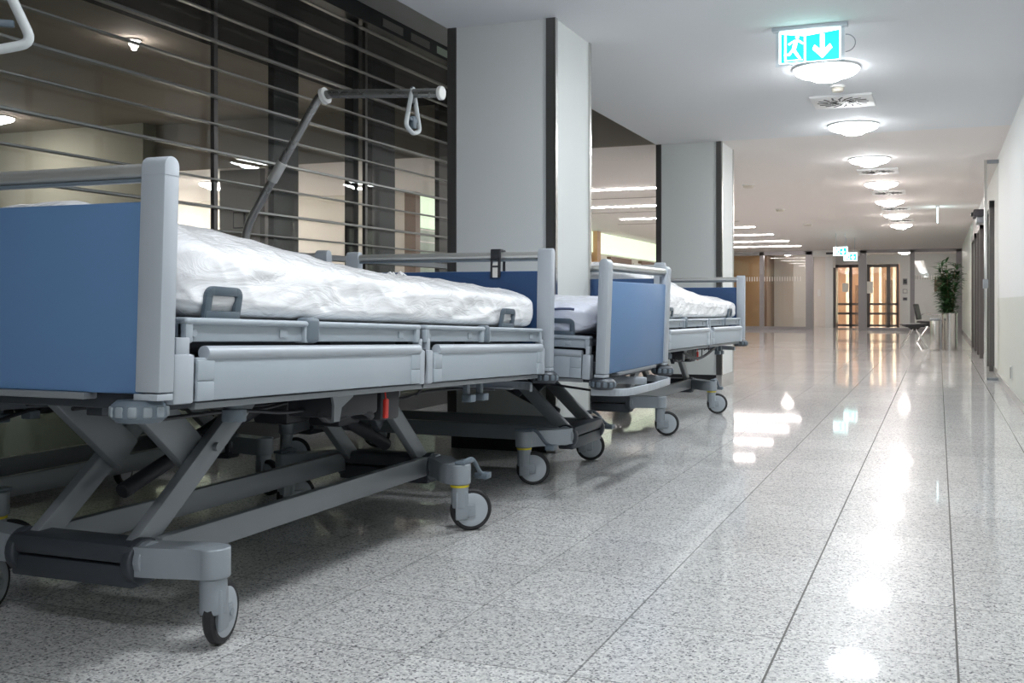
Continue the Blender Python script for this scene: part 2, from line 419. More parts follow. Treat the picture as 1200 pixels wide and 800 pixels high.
# ---- glazing wall on the left
XG = -3.95
gw = struct(empty('window_1', (XG, 2.5, 0)))
def gpart(name, mat, x0, x1, y0, y1, z0, z1, bev=0.0):
    return MB().box(x0, x1, y0, y1, z0, z1, bev).build(name, mat, gw, smooth=False, loc=(XG, 2.5, 0))
def fixloc(o): o.location = (0, 0, 0); return o
fixloc(gpart('pane', M['glass'], XG-0.06, XG-0.052, -5, YE, 0.80, 2.92))
fixloc(gpart('lower_pane', M['glass_dark'], XG-0.06, XG-0.052, -5, YE, 0.12, 0.80))
fixloc(gpart('head_frame', M['dark_frame'], XG-0.12, XG+0.02, -5, YE, 2.90, 3.02))
fixloc(gpart('sill', M['column_plinth'], XG-0.14, XG+0.06, -5, YE, 0.0, 0.13))
fixloc(gpart('transom', M['bed_mid'], XG-0.05, XG+0.03, -5, YE, 1.135, 1.175, 0.004))
for y in (-0.125, 1.49, 3.105, 4.72, 6.337, 7.95, 9.57):
    fixloc(gpart('mullion', M['bronze'], XG-0.03, XG-0.005, y-0.016, y+0.016, 0.12, 2.92))
for y in (3.105, 6.29, 7.92):
    fixloc(gpart('mullion_fin', M['dark_frame'], XG-0.14, XG-0.065, y-0.03, y+0.035, 0.1, 3.0))
for y0 in (5.35, 6.52, 6.95, 7.38):
    fixloc(gpart('ventilation_slot', M['green_glass'] if y0 > 7 else M['rod'], XG+0.02, XG+0.024, y0, y0+0.30, 2.925, 2.985))
for k in range(-1, 10):
    z = 1.40+0.16*k
    if k == -1: z = 1.265
    thick = 0.011 if k % 2 else 0.016
    fixloc(gpart('bar', M['rod'], XG-0.004, XG+0.030, -5, YE-0.02, z-thick/2, z+thick/2, 0.003))

# dark posts out behind the glazing
for i, (y0, y1) in enumerate(((6.31, 6.62), (7.71, 8.10), (8.97, 9.30))):
    p = struct(bx('outer_post', M['dark_frame'], -4.80, -4.75, y0, y1, 0, 3.02))

# grey door with a framed notice in the beige hall wall
struct(bx('wall_downstand', M['soffit_brown'], -20, XL, YE-0.03, YE-0.001, HC, 3.02))
struct(bx('wall_concrete', M['concrete_green'], -20, -9.05, YE-0.25, YE-0.035, 0, 3.02))
d1 = struct(bx('door_1', M['grey_door'], -8.24, -7.64, 9.90, 9.95, 0, HC))
bx('door_edge', M['far_frame_dark'], -7.64, -7.57, 9.89, 9.96, 0, HC, d1)
n = tag(bx('framed_notice', M['ink'], -8.03, -7.86, 9.885, 9.899, 1.74, 1.94), 'small dark framed notice on the grey door seen through the barred glazing', 'notice')
bx('notice_sheet', M['grey_door'], -8.015, -7.875, 9.881, 9.886, 1.755, 1.925, n)

# ---- far left wall: backlit band, frosted panels, doors
cv = MB().box(-7.395, -7.30, 13.02, 30.85, 1.975, 2.44).build('backlit_panel_band', M['cove'], None, smooth=False)
tag(cv, 'long glowing greenish white panel band high on the far left wall', 'light panel')
fp = struct(bx('wall_frosted', M['green_glass'], -7.4, -7.30, 13.0, 21.0, 0, 1.965))
for z in (1.55, 1.75, 1.93):
    bx('panel_line', M['frost'], -7.30, -7.292, 13.0, 21.0, z, z+0.02, fp)
struct(bx('trim_far_post', M['wood'], -7.40, -7.2, 21.1, 21.35, 0, HC))
for i, (a, b_) in enumerate(((22.4, 24.1), (25.0, 27.5))):
    d = struct(bx('door_%d' % (2+i), M['wood_dark'], -7.4, -7.30, a, b_, 0, 1.93))
    bx('door_handle', M['steel'], -7.30, -7.26, a+0.12, a+0.16, 1.0, 1.14, d, 0.004)
sg = tag(bx('door_sign', M['paper'], -7.3, -7.285, 24.25, 24.9, 1.45, 1.85), 'white notice panel between the two dark wooden doors in the far left wall', 'sign')
MB().box(-7.284, -7.282, 24.35, 24.8, 1.68, 1.72).box(-7.284, -7.282, 24.35, 24.7, 1.58, 1.62).build('printed_lines', M['ink'], sg, smooth=False)

# ---- far glazed partition with sliding door opening
YP = 31.0
pw = struct(empty('window_2', (0, YP, 0)))
def pp(name, mat, x0, x1, z0, z1, dy=0.06, off=0.0):
    return MB().box(x0, x1, off-dy, off+dy, z0, z1).build(name, mat, pw, smooth=False)
for x, w_ in ((-5.16, 0.065), (-3.70, 0.11), (-2.14, 0.12), (-0.72, 0.065), (0.57, 0.08)):
    pp('post', M['far_frame'], x-w_, x+w_, 0, 2.40, 0.09)
pp('head_rail', M['far_frame'], -7.4, -3.62, 2.30, 2.42, 0.09)
pp('head_rail', M['far_frame'], -2.2, 0.65, 2.33, 2.42, 0.09)
pp('sill_rail', M['far_frame'], -7.4, -3.6, 0.0, 0.10, 0.07)
pp('sill_rail', M['far_frame'], -2.1, 0.65, 0.0, 0.09, 0.07)
pp('door_operator', M['white_plastic'], -3.6, -2.22, 2.24, 2.42, 0.12)
pp('sensor', M['ink'], -3.2, -2.95, 2.30, 2.36, 0.02, -0.14)
pp('pane', M['glass_far'], -7.4, -3.72, 0.1, 2.32, 0.006)
pp('pane', M['glass_far'], -2.06, 0.6, 0.1, 2.32, 0.006)
st = MB()
for k in range(26):
    if abs(-6.0+k*0.075+0.84) < 0.0: continue
    st.box(-5.95+k*0.078, -5.92+k*0.078, -0.012, -0.008, 1.50, 1.64)
st.build('stripe_film', M['frost'], pw, smooth=False)
st = MB()
for k in range(16):
    st.box(-0.62+k*0.07, -0.59+k*0.07, -0.012, -0.008, 1.52, 1.64)
st.build('stripe_film', M['frost'], pw, smooth=False)

# rooms behind the partition
struct(bx('wall_behind_partition', M['wall_beige'], -4.6, -3.55, 34.0, 34.2, 0, HC))
struct(bx('wall_wood', M['wood'], -7.3, -5.5, 33.2, 33.4, 0, HC))
struct(bx('wall_wood_return', M['wood_dark'], -5.6, -5.4, 33.4, 36, 0, HC))
struct(bx('wall_back_hall', M['wall_beige'], -5.4, -4.6, 35.0, 35.2, 0, HC))
struct(bx('wall_between_doors', M['wall_white'], -1.22, XR+0.03, 35.0, 35.2, 0, HC))
struct(bx('wall_above_doors', M['wall_white'], -3.30, -1.22, 35.0, 35.2, 2.14, HC))
struct(bx('wall_door_reveal', M['wall_white'], -3.55, -3.30, 34.0, 35.2, 0, HC))
w = tag(bx('wall_picture', M['wood_dark'], -0.12, 0.12, 34.96, 34.998, 1.2, 1.68), 'small brown picture on the wall behind the plant', 'picture')
# glazed fire doors at the corridor end
fd = struct(empty('door_4', (-2.27, 34.9, 0)))
def fpart(name, mat, x0, x1, z0, z1, dy=0.04, y=0.0):
    return MB().box(x0, x1, y-dy, y+dy, z0, z1).build(name, mat, fd, smooth=False)
for (x, w_) in ((-1.0, 0.09), (-0.53, 0.10), (0.05, 0.09), (0.70, 0.12), (1.0, 0.07)):
    fpart('frame_post', M['far_frame_dark'], x-w_/2, x+w_/2, 0, 2.12)
fpart('top_rail', M['far_frame_dark'], -1.0, 1.02, 2.03, 2.13)
for z in (0.03, 0.43, 0.75):
    fpart('cross_rail', M['far_frame_dark'], -1.0, 1.02, z, z+0.07)
fpart('door_pane', M['glass_far'], -0.98, 1.0, 0.1, 2.03, 0.005)
fpart('posted_sheet', M['paper'], -0.12, 0.2, 1.15, 1.55, 0.003, -0.05)
fpart('posted_sheet', M['paper'], -0.80, -0.60, 1.2, 1.5, 0.003, -0.05)
ol = struct(bx('door_5', M['far_frame_dark'], -3.30, -3.22, 34.05, 34.85, 0, 2.0))
bx('door_pane', M['green_glass'], -3.22, -3.215, 34.15, 34.8, 0.15, 1.9, ol)
# warm lit room beyond
struct(bx('wall_orange', M['orange_wall'], -4.6, 1.2, 40.4, 40.6, 0, HC))
for x in (-3.7, -3.3, -2.85, -2.4, -2.1, -1.6):
    struct(bx('trim_1', M['cream'], x, x+0.10, 39.0, 39.10, 0, 2.2)).name = 'trim_1'
for x, h_ in ((-3.0, 1.5), (-1.9, 1.7), (-1.35, 1.75)):
    struct(bx('door_6', M['wood_dark'], x, x+0.3, 39.5, 39.6, 0, h_)).name = 'door_6'
wl = tag(MB().box(-3.6, -1.0, 37.0, 37.25, HC-0.03, HC).build('ceiling_lamp_strip', M['orange_lamp'], None, smooth=False),
         'warm ceiling lamp strip glowing in the orange room behind the glazed doors', 'lamp')

# right-hand glass fin panel and door frames in the right wall
fin = empty('glass_wing_panel', (0.545, 11.7, 0))
tag(fin, 'steel framed glass panel sticking out from the right wall', 'glass panel')
MB().box(-0.075, -0.045, -0.025, 0.025, 0, 2.40, 0.003).build('steel_post', M['steel'], fin)
MB().box(-0.045, 0.073, -0.02, 0.02, 0, 0.03, 0.003).build('bottom_rail', M['bed_mid'], fin)
MB().box(-0.045, 0.073, -0.02, 0.02, 2.36, 2.40, 0.003).build('top_rail', M['bed_mid'], fin)
MB().box(-0.045, 0.07, -0.004, 0.004, 0.03, 2.36).build('pane', M['glass_far'], fin, smooth=False)
MB().box(-0.085, -0.035, -0.04, 0.04, 1.0, 1.10, 0.004).build('hinge_bracket', M['bed_mid'], fin)
for i, (a, b_, z) in enumerate(((13.2, 14.3, 2.1), (16.2, 17.4, 2.05), (18.6, 20.2, 2.05))):
    dd = struct(empty('door_%d' % (7+i), (XR+0.03, (a+b_)/2, 0)))
    L_ = (b_-a)/2
    MB().box(-0.06, 0, -L_, -L_+0.09, 0, z).box(-0.06, 0, L_-0.09, L_, 0, z).box(-0.06, 0, -L_, L_, z-0.09, z).build('door_frame', M['far_frame_dark'], dd, smooth=False)
    MB().box(-0.02, -0.012, -L_+0.09, L_-0.09, 0.05, z-0.09).build('door_pane', M['green_glass'], dd, smooth=False)
    MB().box(-0.045, -0.02, -L_+0.13, -L_+0.16, 0.9, 1.3, 0.003).build('pull_handle', M['steel'], dd)
dc = empty('door_operator_box', (0.57, 15.3, 2.06))
tag(dc, 'black box mounted high on the right wall above the far doors', 'door operator')
MB().box(-0.10, 0.08, -0.25, 0.25, 0, 0.10, 0.01).build('housing', M['ink'], dc)
MB().box(-0.13, -0.10, -0.1, 0.1, 0.02, 0.07, 0.006).build('sensor', M['dark_screen'], dc)
MB().box(-0.06, 0.08, -0.2, 0.2, -0.09, 0.0, 0.006).build('lower_housing', M['bed_mid'], dc)
art = tag(bx('wall_artwork', M['art'], XR+0.005, XR+0.028, 21.3, 29.5, 0.08, 2.42), 'pale green streaked wall panel near the tall plant', 'artwork')
so = empty('wall_socket', (XR-0.001, 9.65, 0.22)); tag(so, 'slim white socket plate low on the right wall', 'socket')
MB().box(-0.012, 0, -0.04, 0.04, -0.06, 0.06, 0.003).build('plate', M['white_plastic'], so)
MB().box(-0.016, -0.012, -0.03, -0.02, -0.05, 0.05).build('edge_slot', M['ink'], so, smooth=False)
for k, (z, m_, h_, nm, lb) in enumerate(((1.54, 'dark_screen', 0.22, 'door_intercom', 'grey intercom panel on the wall right of the far glazed doors'),
                              (1.22, 'white_plastic', 0.14, 'card_reader', 'pale card reader below the intercom beside the far doors'),
                              (0.96, 'ink', 0.11, 'light_switch', 'small dark switch plate below the card reader by the far doors'))):
    o = tag(bx(nm, M['far_frame'], -1.12, -0.97, 34.97, 34.999, z-h_/2, z+h_/2), lb, 'wall fitting')
    bx('display', M[m_], -1.10, -0.99, 34.965, 34.97, z-h_/3, z+h_/3, o)
o = tag(bx('door_button', M['white_plastic'], -3.80, -3.70, 33.96, 33.999, 1.05, 1.28), 'white push button plate on beige wall left of the far doors', 'wall fitting')

# ------------------------------------------------------------------ ceiling fittings
def lamp_thing(x, y, mat, label, r=0.215, group='round ceiling lamps along the corridor', z=HC):
    t = empty('ceiling_lamp', (x, y, z)); tag(t, label, 'lamp', group)
    MB().lathe([(0, 0), (r+0.012, 0), (r+0.012, -0.012), (r-0.005, -0.018), (0, -0.018)]).build('rim', M['lamp_rim'], t)
    prof = [(r*math.cos(a), -0.018-0.055*math.sin(a)) for a in [i*PI/2/10 for i in range(11)]]
    prof = prof[:8]; zc = prof[-1][1]; rc = prof[-1][0]
    MB().lathe(prof).build('diffuser', mat, t)
    MB().lathe([(rc, zc), (rc*0.97, zc-0.010), (rc*0.8, zc-0.018), (rc*0.4, zc-0.022), (0, zc-0.023)]).build('bright_centre', M['lamp_cool_centre'] if mat is M['lamp_cool'] else M['lamp_warm_centre'], t)
    return t
names = {6.96: 'round white ceiling lamp right behind the nearest green exit sign',
         9.26: 'second round ceiling lamp, just beyond the square air vent',
         11.5: 'third round ceiling lamp along the corridor, before the second air vent',
         13.9: 'fourth round ceiling lamp along the corridor, right after the second vent',
         16.4: 'fifth round ceiling lamp along the corridor, counting from the exit sign',
         19.0: 'sixth round ceiling lamp along the corridor, second from the far end',
         21.5: 'farthest of the round ceiling lamps before the glazed partition'}
for y in (-2.6, -0.2, 2.2, 4.6):
    lamp_thing(-0.72, y, M['lamp_cool'], 'round ceiling lamp of the corridor overhead, nearer than the exit sign')
for y, nm in names.items():
    lamp_thing(-0.72, y, M['lamp_cool'] if y < 13 else M['lamp_warm'], nm)
lamp_thing(-1.0, 33.0, M['lamp_warm'], 'round lamp behind the partition glass above the far doors', 0.2, 'lamps behind the partition')
lamp_thing(-4.6, 32.6, M['lamp_warm'], 'round lamp behind the left panes of the far partition', 0.2, 'lamps behind the partition')
lamp_thing(-9.15, 10.9, M['lamp_warm'], 'round lamp in the beige hall seen through the barred glazing', 0.2, 'lamps in the beige hall')
lamp_thing(-11.5, 11.3, M['lamp_warm'], 'round lamp deep in the beige hall behind the nearest bed', 0.2, 'lamps in the beige hall')  # added out of sight to help light the hall
lamp_thing(-6.25, 6.47, M['lamp_warm'], 'tiny lamp under the dark soffit outside the barred glazing', 0.045, 'lamps outside the glazing', 3.02)
lamp_thing(-10.4, 8.6, M['lamp_warm'], 'lamp under the outside soffit, left of the nearest bed rail', 0.22, 'lamps outside the glazing', 3.02)

for (x, y, z, hl, lb, grp) in ((-14.0, 11.2, HC, 3.0, 'long lamp deep in the beige hall, hidden behind the nearest headboard', 'lamps in the beige hall'),
        (-10.5, 5.0, 3.02, 1.6, 'linear lamp under the outdoor concrete soffit, left of the view', 'lamps outside the glazing'),
        (-15.0, 7.5, 3.02, 1.6, 'farther linear lamp under the outdoor concrete soffit, left of the view', 'lamps outside the glazing')):
    t = empty('linear_ceiling_lamp', (x, y, z)); tag(t, lb, 'lamp', grp)  # all three are added, unseen, to brighten the hall and outdoor soffit
    MB().box(-hl-0.02, hl+0.02, -0.075, 0.075, -0.012, 0, 0.002).build('housing', M['lamp_rim'], t)
    MB().box(-hl, hl, -0.06, 0.06, -0.03, -0.012, 0.002).build('diffuser', M['fill_hall'] if z == HC else M['line_out'], t)
rows = {13.3: 'nearest', 15.75: 'second', 18.16: 'third', 20.93: 'fourth', 23.4: 'fifth', 26.0: 'sixth', 28.4: 'farthest'}
for y, w_ in rows.items():
    t = empty('linear_ceiling_lamp', (-4.68, y, HC))
    tag(t, '%s of the thin linear ceiling lamps in the left hall beyond the columns' % w_, 'lamp', 'linear lamps in the left hall')
    MB().box(-1.06, 1.06, -0.055, 0.055, -0.012, 0, 0.002).build('housing', M['lamp_rim'], t)
    MB().box(-1.04, 1.04, -0.042, 0.042, -0.022, -0.012, 0.002).build('diffuser', M['line_light'], t)
for k, y in enumerate((14.6, 16.9, 19.5)):
    t = bx('slot_vent', M['groove'], -6.2, -3.7, y-0.025, y+0.025, HC-0.004, HC)
    tag(t, ['nearest', 'middle', 'farthest'][k]+' thin dark slot in the left hall ceiling between lamps', 'vent', 'slot vents in the left hall')

def vent(x, y, label):
    t = empty('ceiling_vent', (x, y, HC)); tag(t, label, 'vent', 'square air vents in the corridor ceiling')
    MB().box(-0.235, 0.235, -0.235, 0.235, -0.018, 0, 0.004).build('plate', M['lamp_rim'], t)
    m = MB()
    for k in range(16):
        a = 2*PI*k/16
        for r0, r1, w_ in ((0.05, 0.105, 0.010), (0.115, 0.195, 0.014)):
            a2 = a+(PI/16 if r0 > 0.1 else 0)
            d = Vector((math.cos(a2), math.sin(a2), 0)); d2 = Vector((math.cos(a2+0.25), math.sin(a2+0.25), 0))
            m.bar(d*r0+Vector((0, 0, -0.019)), d2*r1+Vector((0, 0, -0.019)), w_, 0.004, 0)
    m.build('swirl_slots', M['vent_dark'], t, smooth=False)
    MB().cyl((0, 0, -0.024), (0, 0, -0.018), 0.03).build('centre_cap', M['lamp_rim'], t)
vent(-0.71, 8.1, 'square swirl air vent nearest the exit sign')
vent(-0.69, 12.6, 'second square air vent along the corridor ceiling')
vent(-0.68, 15.1, 'third square air vent along the corridor ceiling')
vent(-0.68, 17.7, 'fourth square air vent along the corridor ceiling')
vent(-0.68, 20.3, 'farthest square air vent in the corridor ceiling')

def detector(x, y, label, s=1.0):
    t = empty('smoke_detector', (x, y, HC)); tag(t, label, 'smoke detector', 'smoke detectors on the ceiling')
    MB().lathe([(0, 0), (0.055*s, 0), (0.055*s, -0.012), (0.05*s, -0.016), (0, -0.016)]).build('base', M['white_plastic'], t)
    MB().lathe([(0, -0.014), (0.042*s, -0.014), (0.045*s, -0.03), (0.038*s, -0.045), (0, -0.048)]).build('head', M['beige_plastic'], t)
detector(-0.70, 7.56, 'round smoke detector between the first lamp and air vent')
detector(-2.43, 13.5, 'smoke detector on the ceiling just right of the farther column', 1.6)
detector(-2.55, 17.2, 'smoke detector in the middle of the open ceiling', 1.6)
detector(-2.5, 20.6, 'farthest smoke detector, above the linear lamps\' ends', 1.6)

# ---- exit signs
def pictogram(W, H, z0, t, green, y=-0.004, s=1.0):
    """green door, runner and down arrow built from cut shapes (front plane, facing -y)"""
    f = Matrix.Rotation(PI/2, 4, 'X')          # xy -> xz
    def P(pts, name, mat, d):
        MB().prism([(px*W, z0+py*H) for px, py in pts], 0, 0.0015, mat=Matrix.Translation((0, y-d, 0)) @ f).build(name, mat, t, smooth=False)
    P([(-0.41, 0.06), (-0.08, 0.06), (-0.08, 0.80), (-0.41, 0.90)], 'green_field', green, 0)
    P([(-0.05, 0.06), (0.42, 0.06), (0.42, 0.90), (-0.05, 0.80)], 'green_field', green, 0)
    wh = M['exit_white'] if green is M['exit_green'] else M['exit_white_far']
    m = MB()
    def Q(pts): m.prism([(px*W, z0+py*H) for px, py in pts], 0, 0.0015, mat=Matrix.Translation((0, y-0.002, 0)) @ f)
    # arrow
    Q([(0.15, 0.82), (0.21, 0.82), (0.21, 0.38), (0.29, 0.52), (0.32, 0.40), (0.18, 0.12), (0.04, 0.40), (0.07, 0.52), (0.15, 0.38)])
    # doorway
    Q([(-0.36, 0.10), (-0.33, 0.10), (-0.33, 0.86), (-0.36, 0.87)])
    Q([(-0.33, 0.10), (-0.10, 0.10), (-0.10, 0.13), (-0.33, 0.13)])
    # runner: torso, legs, arms, head
    Q([(-0.22, 0.70), (-0.16, 0.70), (-0.20, 0.40), (-0.26, 0.38)])
    Q([(-0.26, 0.42), (-0.21, 0.44), (-0.28, 0.26), (-0.36, 0.26), (-0.36, 0.31), (-0.30, 0.32)])
    Q([(-0.25, 0.40), (-0.20, 0.42), (-0.12, 0.16), (-0.16, 0.16)])
    Q([(-0.17, 0.66), (-0.10, 0.56), (-0.08, 0.60), (-0.15, 0.70)])
    Q([(-0.20, 0.68), (-0.29, 0.56), (-0.31, 0.60), (-0.22, 0.70)])
    Q([(-0.175+0.028*math.cos(a), 0.78+0.05*math.sin(a)) for a in [k*PI/5 for k in range(10)]])
    m.build('white_pictogram', wh, t, smooth=False)
ex = empty('exit_sign', (-0.70, 5.86, HC)); tag(ex, 'green and white running man exit sign with down arrow, nearest on ceiling', 'exit sign')
MB().box(-0.215, 0.215, -0.03, 0.03, -0.022, 0, 0.003).build('ceiling_mount', M['bed_grey'], ex)
MB().box(-0.195, 0.195, -0.003, 0.003, -0.225, -0.022, 0.0005).build('acrylic_plate', M['clear_plastic'], ex, smooth=False)
MB().box(-0.175, 0.175, -0.0045, -0.0032, -0.21, -0.024).build('lit_face', M['exit_white'], ex, smooth=False)
pictogram(0.40, 0.20, -0.218, ex, M['exit_green'], -0.005)
MB().tube([(0.20+0.055*math.sin(a), 0.01, -0.115+0.05*math.cos(a)) for a in [k*PI/12 for k in range(13)]], 0.003, 6).build('wire_hanger', M['bed_mid'], ex)
for k, (x, y, z, lb) in enumerate(((-2.13, 23.7, 1.93, 'left of the two small cyan exit signs hanging before the far doors'),
                                  (-2.05, 25.5, 1.88, 'right, lower of the two small cyan exit signs before the far doors'))):
    e2 = empty('exit_sign', (x, y, HC)); tag(e2, lb, 'exit sign', 'small exit signs before the far doors')
    zz = z-HC
    MB().cyl((-0.1, 0, zz+0.2), (-0.1, 0, 0), 0.006, seg=8).cyl((0.1, 0, zz+0.2), (0.1, 0, 0), 0.006, seg=8).build('hanging_rods', M['bed_grey'], e2)
    MB().box(-0.16, 0.16, -0.015, 0.015, zz, zz+0.2, 0.003).build('lit_box', M['exit_white_far'], e2)
    pictogram(0.32, 0.19, zz+0.005, e2, M['exit_green_far'], -0.017)
e3 = empty('exit_sign', (-0.01, 17.7, HC)); tag(e3, 'glowing exit sign seen edge on, right of the far ceiling lamps', 'exit sign')
MB().box(-0.01, 0.01, -0.16, 0.16, -0.26, -0.02, 0.003).build('lit_box', M['exit_white_far'], e3)
MB().box(-0.02, 0.02, -0.17, 0.17, -0.02, 0, 0.003).build('ceiling_mount', M['bed_grey'], e3)

# ================================================================== THE BEDS
SLIDE = set()
def m_last(bed, stem):
    return [o.name for o in bpy.data.objects if o.parent == bed and o.name.startswith(stem)][-1]
UP = set()        # names of parts of the adjustable upper body
SH = set()        # parts of the wheeled undercarriage
def make_bed():
    bed = empty('hospital_bed', (0, 0, 0))
    def low(o): SH.add(o.name); return o
    def up(o): UP.add(o.name); return o
    # ---------- undercarriage
    for (u, s) in ((-0.80, -1), (0.70, 1)):
        m = MB(); m.box(u-0.05, u+0.05, -0.20, 0.20, 0.205, 0.255, 0.014).box(u-0.04, u+0.04, -0.20, 0.20, 0.145, 0.2, 0.008)
        m.cyl((u-0.0, -0.205, 0.205), (u-0.0, -0.175, 0.205), 0.058, bev=0.006).cyl((u, 0.175, 0.205), (u, 0.205, 0.205), 0.058, bev=0.006)
        low(m.build('cross_member', M['bed_slate'], bed))
    for s in (-1, 1):
        low(MB().bar((-0.74, s*0.185, 0.215), (0.66, s*0.185, 0.215), 0.032, 0.072, 0.004).build('longitudinal_rail', M['bed_mid'], bed))
    for (u, e) in ((-0.80, -0.77), (0.70, 0.565)):
        for s in (-1, 1):
            m = MB()
            A = Vector((u, s*0.20)); D = Vector((e, s*0.385))
            path = []
            for k in range(13):
                t = k/12; tt = t*t*(3-2*t)
                path.append((A.x+(D.x-A.x)*tt, A.y+(D.y-A.y)*t))
            ribbon(path, 0.080, 0.1765, 0.2495, m)
            m.cyl((D.x, D.y, 0.176), (D.x, D.y, 0.25), 0.041, bev=0.004)
            m.cyl((u, s*0.19, 0.212), (u, s*0.225, 0.212), 0.045, bev=0.004)
            low(m.build('castor_arm', M['bed_arm'], bed))
    # lift linkage
    for s in (-1, 1):
        low(MB().bar((-0.80, s*0.16, 0.22), (-0.36, s*0.16, 0.575), 0.034, 0.062, 0.005, up=(0, 0, 1)).cyl((-0.515, s*0.175, 0.45), (-0.515, s*0.19, 0.45), 0.012).build('lift_arm', M['bed_mid'], bed))
        low(MB().bar((-0.83, s*0.125, 0.69), (-0.53, s*0.125, 0.415), 0.034, 0.10, 0.006).build('lift_arm', M['bed_mid'], bed))
        low(MB().bar((0.70, s*0.16, 0.22), (0.40, s*0.16, 0.50), 0.034, 0.06, 0.005).build('lift_arm', M['bed_mid'], bed))
        low(MB().bar((0.62, s*0.12, 0.60), (0.40, s*0.12, 0.40), 0.03, 0.055, 0.005).build('lift_arm', M['bed_slate'], bed))
        low(MB().prism([(0.34, 0.60), (0.50, 0.60), (0.455, 0.49), (0.41, 0.455), (0.37, 0.49)], -0.006, 0.006, mat=Matrix.Translation((0, s*0.185, 0)) @ Matrix.Rotation(PI/2, 4, 'X')).build('hinge_plate', M['bed_mid'], bed))
    # actuators, motor block
    m = MB().cyl((-0.62, 0.05, 0.33), (-0.1, 0.05, 0.50), 0.022, bev=0.004).cyl((-0.32, 0.05, 0.428), (0.05, 0.05, 0.548), 0.034, bev=0.006).box(0.02, 0.16, -0.02, 0.12, 0.44, 0.57, 0.015)
    low(m.build('lift_actuator', M['bed_dark'], bed))
    m = MB().cyl((0.6, -0.05, 0.30), (0.25, -0.05, 0.46), 0.024, bev=0.004).box(0.16, 0.30, -0.13, 0.0, 0.42, 0.56, 0.015)
    low(m.build('lift_actuator', M['bed_dark'], bed))
    # castors
    for (u, isB) in ((-0.77, 0), (0.565, 1)):
        for s in (-1, 1):
            c = MB().cyl((0, 0, 0.088), (0, 0, 0.176), 0.033, bev=0.003)
            # fork leg dropping beside the wheel
            c.box(-0.022, 0.024, -0.030, -0.018, 0.045, 0.15, 0.005).box(0.0, 0.055, -0.028, -0.020, 0.055, 0.10, 0.004).cyl((0.042, -0.030, 0.078), (0.042, 0.024, 0.078), 0.010, seg=16)
            co = c.build('castor', M['bed_arm'], bed); co.location = (u, s*0.385, 0); low(co)
            prof = [(0.055, -0.014), (0.071, -0.015), (0.0775, -0.009), (0.078, 0.0), (0.0775, 0.009), (0.071, 0.015), (0.055, 0.014), (0.055, -0.014)]
            rot = Matrix.Rotation(PI/2, 4, 'X')
            MB().lathe(prof, (0.042, 0, 0.078), 40, rot).build('tyre', M['rubber'], co)
            for q in (-1, 1):
                pr = [(0, 0.0155), (0.045, 0.0165), (0.060, 0.0155), (0.066, 0.012), (0.066, 0.0), (0, 0)]
                MB().lathe([(r, z*q) for r, z in pr], (0.042, 0, 0.078), 40, rot).build('wheel_cover', M['wheel_grey'], co)
            if isB:
                MB().lathe([(0.032, 0.0), (0.0348, 0.0), (0.0348, 0.008), (0.032, 0.008)], (0, 0, 0.165)).build('yellow_ring', M['yellow'], co)
    for s in (-1, 1):
        m = MB(); m.tube(rounded([(0.56, s*0.40, 0.255), (0.63, s*0.405, 0.265), (0.685, s*0.41, 0.20), (0.71, s*0.41, 0.19)], 0.03), 0.008)
        m.box(0.69, 0.735, s*0.41-0.028, s*0.41+0.028, 0.172, 0.196, 0.006).box(0.53, 0.62, s*0.40-0.02, s*0.40+0.02, 0.25, 0.262, 0.004)
        low(m.build('brake_pedal', M['bed_cap'], bed))
    # ---------- upper body
    m = MB()
    for s in (-1, 1):
        m.box(-1.04, 1.12, s*0.40-0.02, s*0.40+0.02, 0.60, 0.66, 0.004)
        m.box(-0.95, 1.0, s*0.17-0.025, s*0.17+0.025, 0.545, 0.60, 0.004)
    for u in (-1.03, -0.7, -0.35, 0.05, 0.35, 0.7, 1.1):
        m.box(u-0.025, u+0.025, -0.42, 0.42, 0.575, 0.625, 0.004)
    up(m.build('bed_frame', M['bed_slate'], bed))
    for s in (-1, 1):
        up(MB().box(-0.97, 1.07, s*0.475-0.009, s*0.475+0.009, 0.572, 0.588, 0.003).build('under_rail', M['bed_mid'], bed))
    m = MB()
    for (a, b_) in ((-1.0, -0.37), (-0.35, 0.08), (0.10, 0.50), (0.52, 1.10)):
        m.box(a, b_, -0.44, 0.44, 0.735, 0.758, 0.006)
        m.box(a+0.03, b_-0.03, -0.40, 0.40, 0.70, 0.735, 0.004)
    up(m.build('mattress_platform', M['bed_slate'], bed))
    for s in (-1, 1):
        Y = lambda a, b_: (min(s*a, s*b_), max(s*a, s*b_))
        # upper row of trim panels
        for (a, b_) in ((-1.01, -0.545), (-0.535, 0.05), (0.09, 0.535), (0.565, 1.10)):
            y0, y1 = Y(0.462, 0.478)
            m = MB().box(a, b_, y0, y1, 0.725, 0.772, 0.004)
            y0, y1 = Y(0.45, 0.492); m.box(a-0.003, b_+0.003, y0, y1, 0.764, 0.780, 0.007, 3)
            for q in (a+0.012, b_-0.012):
                y0, y1 = Y(0.452, 0.489); m.box(q-0.012, q+0.012, y0, y1, 0.722, 0.776, 0.005)
            y0, y1 = Y(0.478, 0.482); m.box(b_-0.12, b_-0.09, y0, y1, 0.735, 0.757, 0.002)
            m.cyl((a+0.035, s*0.477, 0.745), (a+0.035, s*0.482, 0.745), 0.009, seg=16)
            up(m.build('platform_side_panel', M['bed_panel'], bed))
        y0, y1 = Y(0.452, 0.494)
        up(MB().box(-0.565, -0.505, y0, y1, 0.722, 0.790, 0.012, 3).build('joint_cover', M['bed_cap'], bed))
        up(MB().box(0.535, 0.575, y0, y1, 0.722, 0.785, 0.010, 3).build('joint_cover', M['bed_cap'], bed))
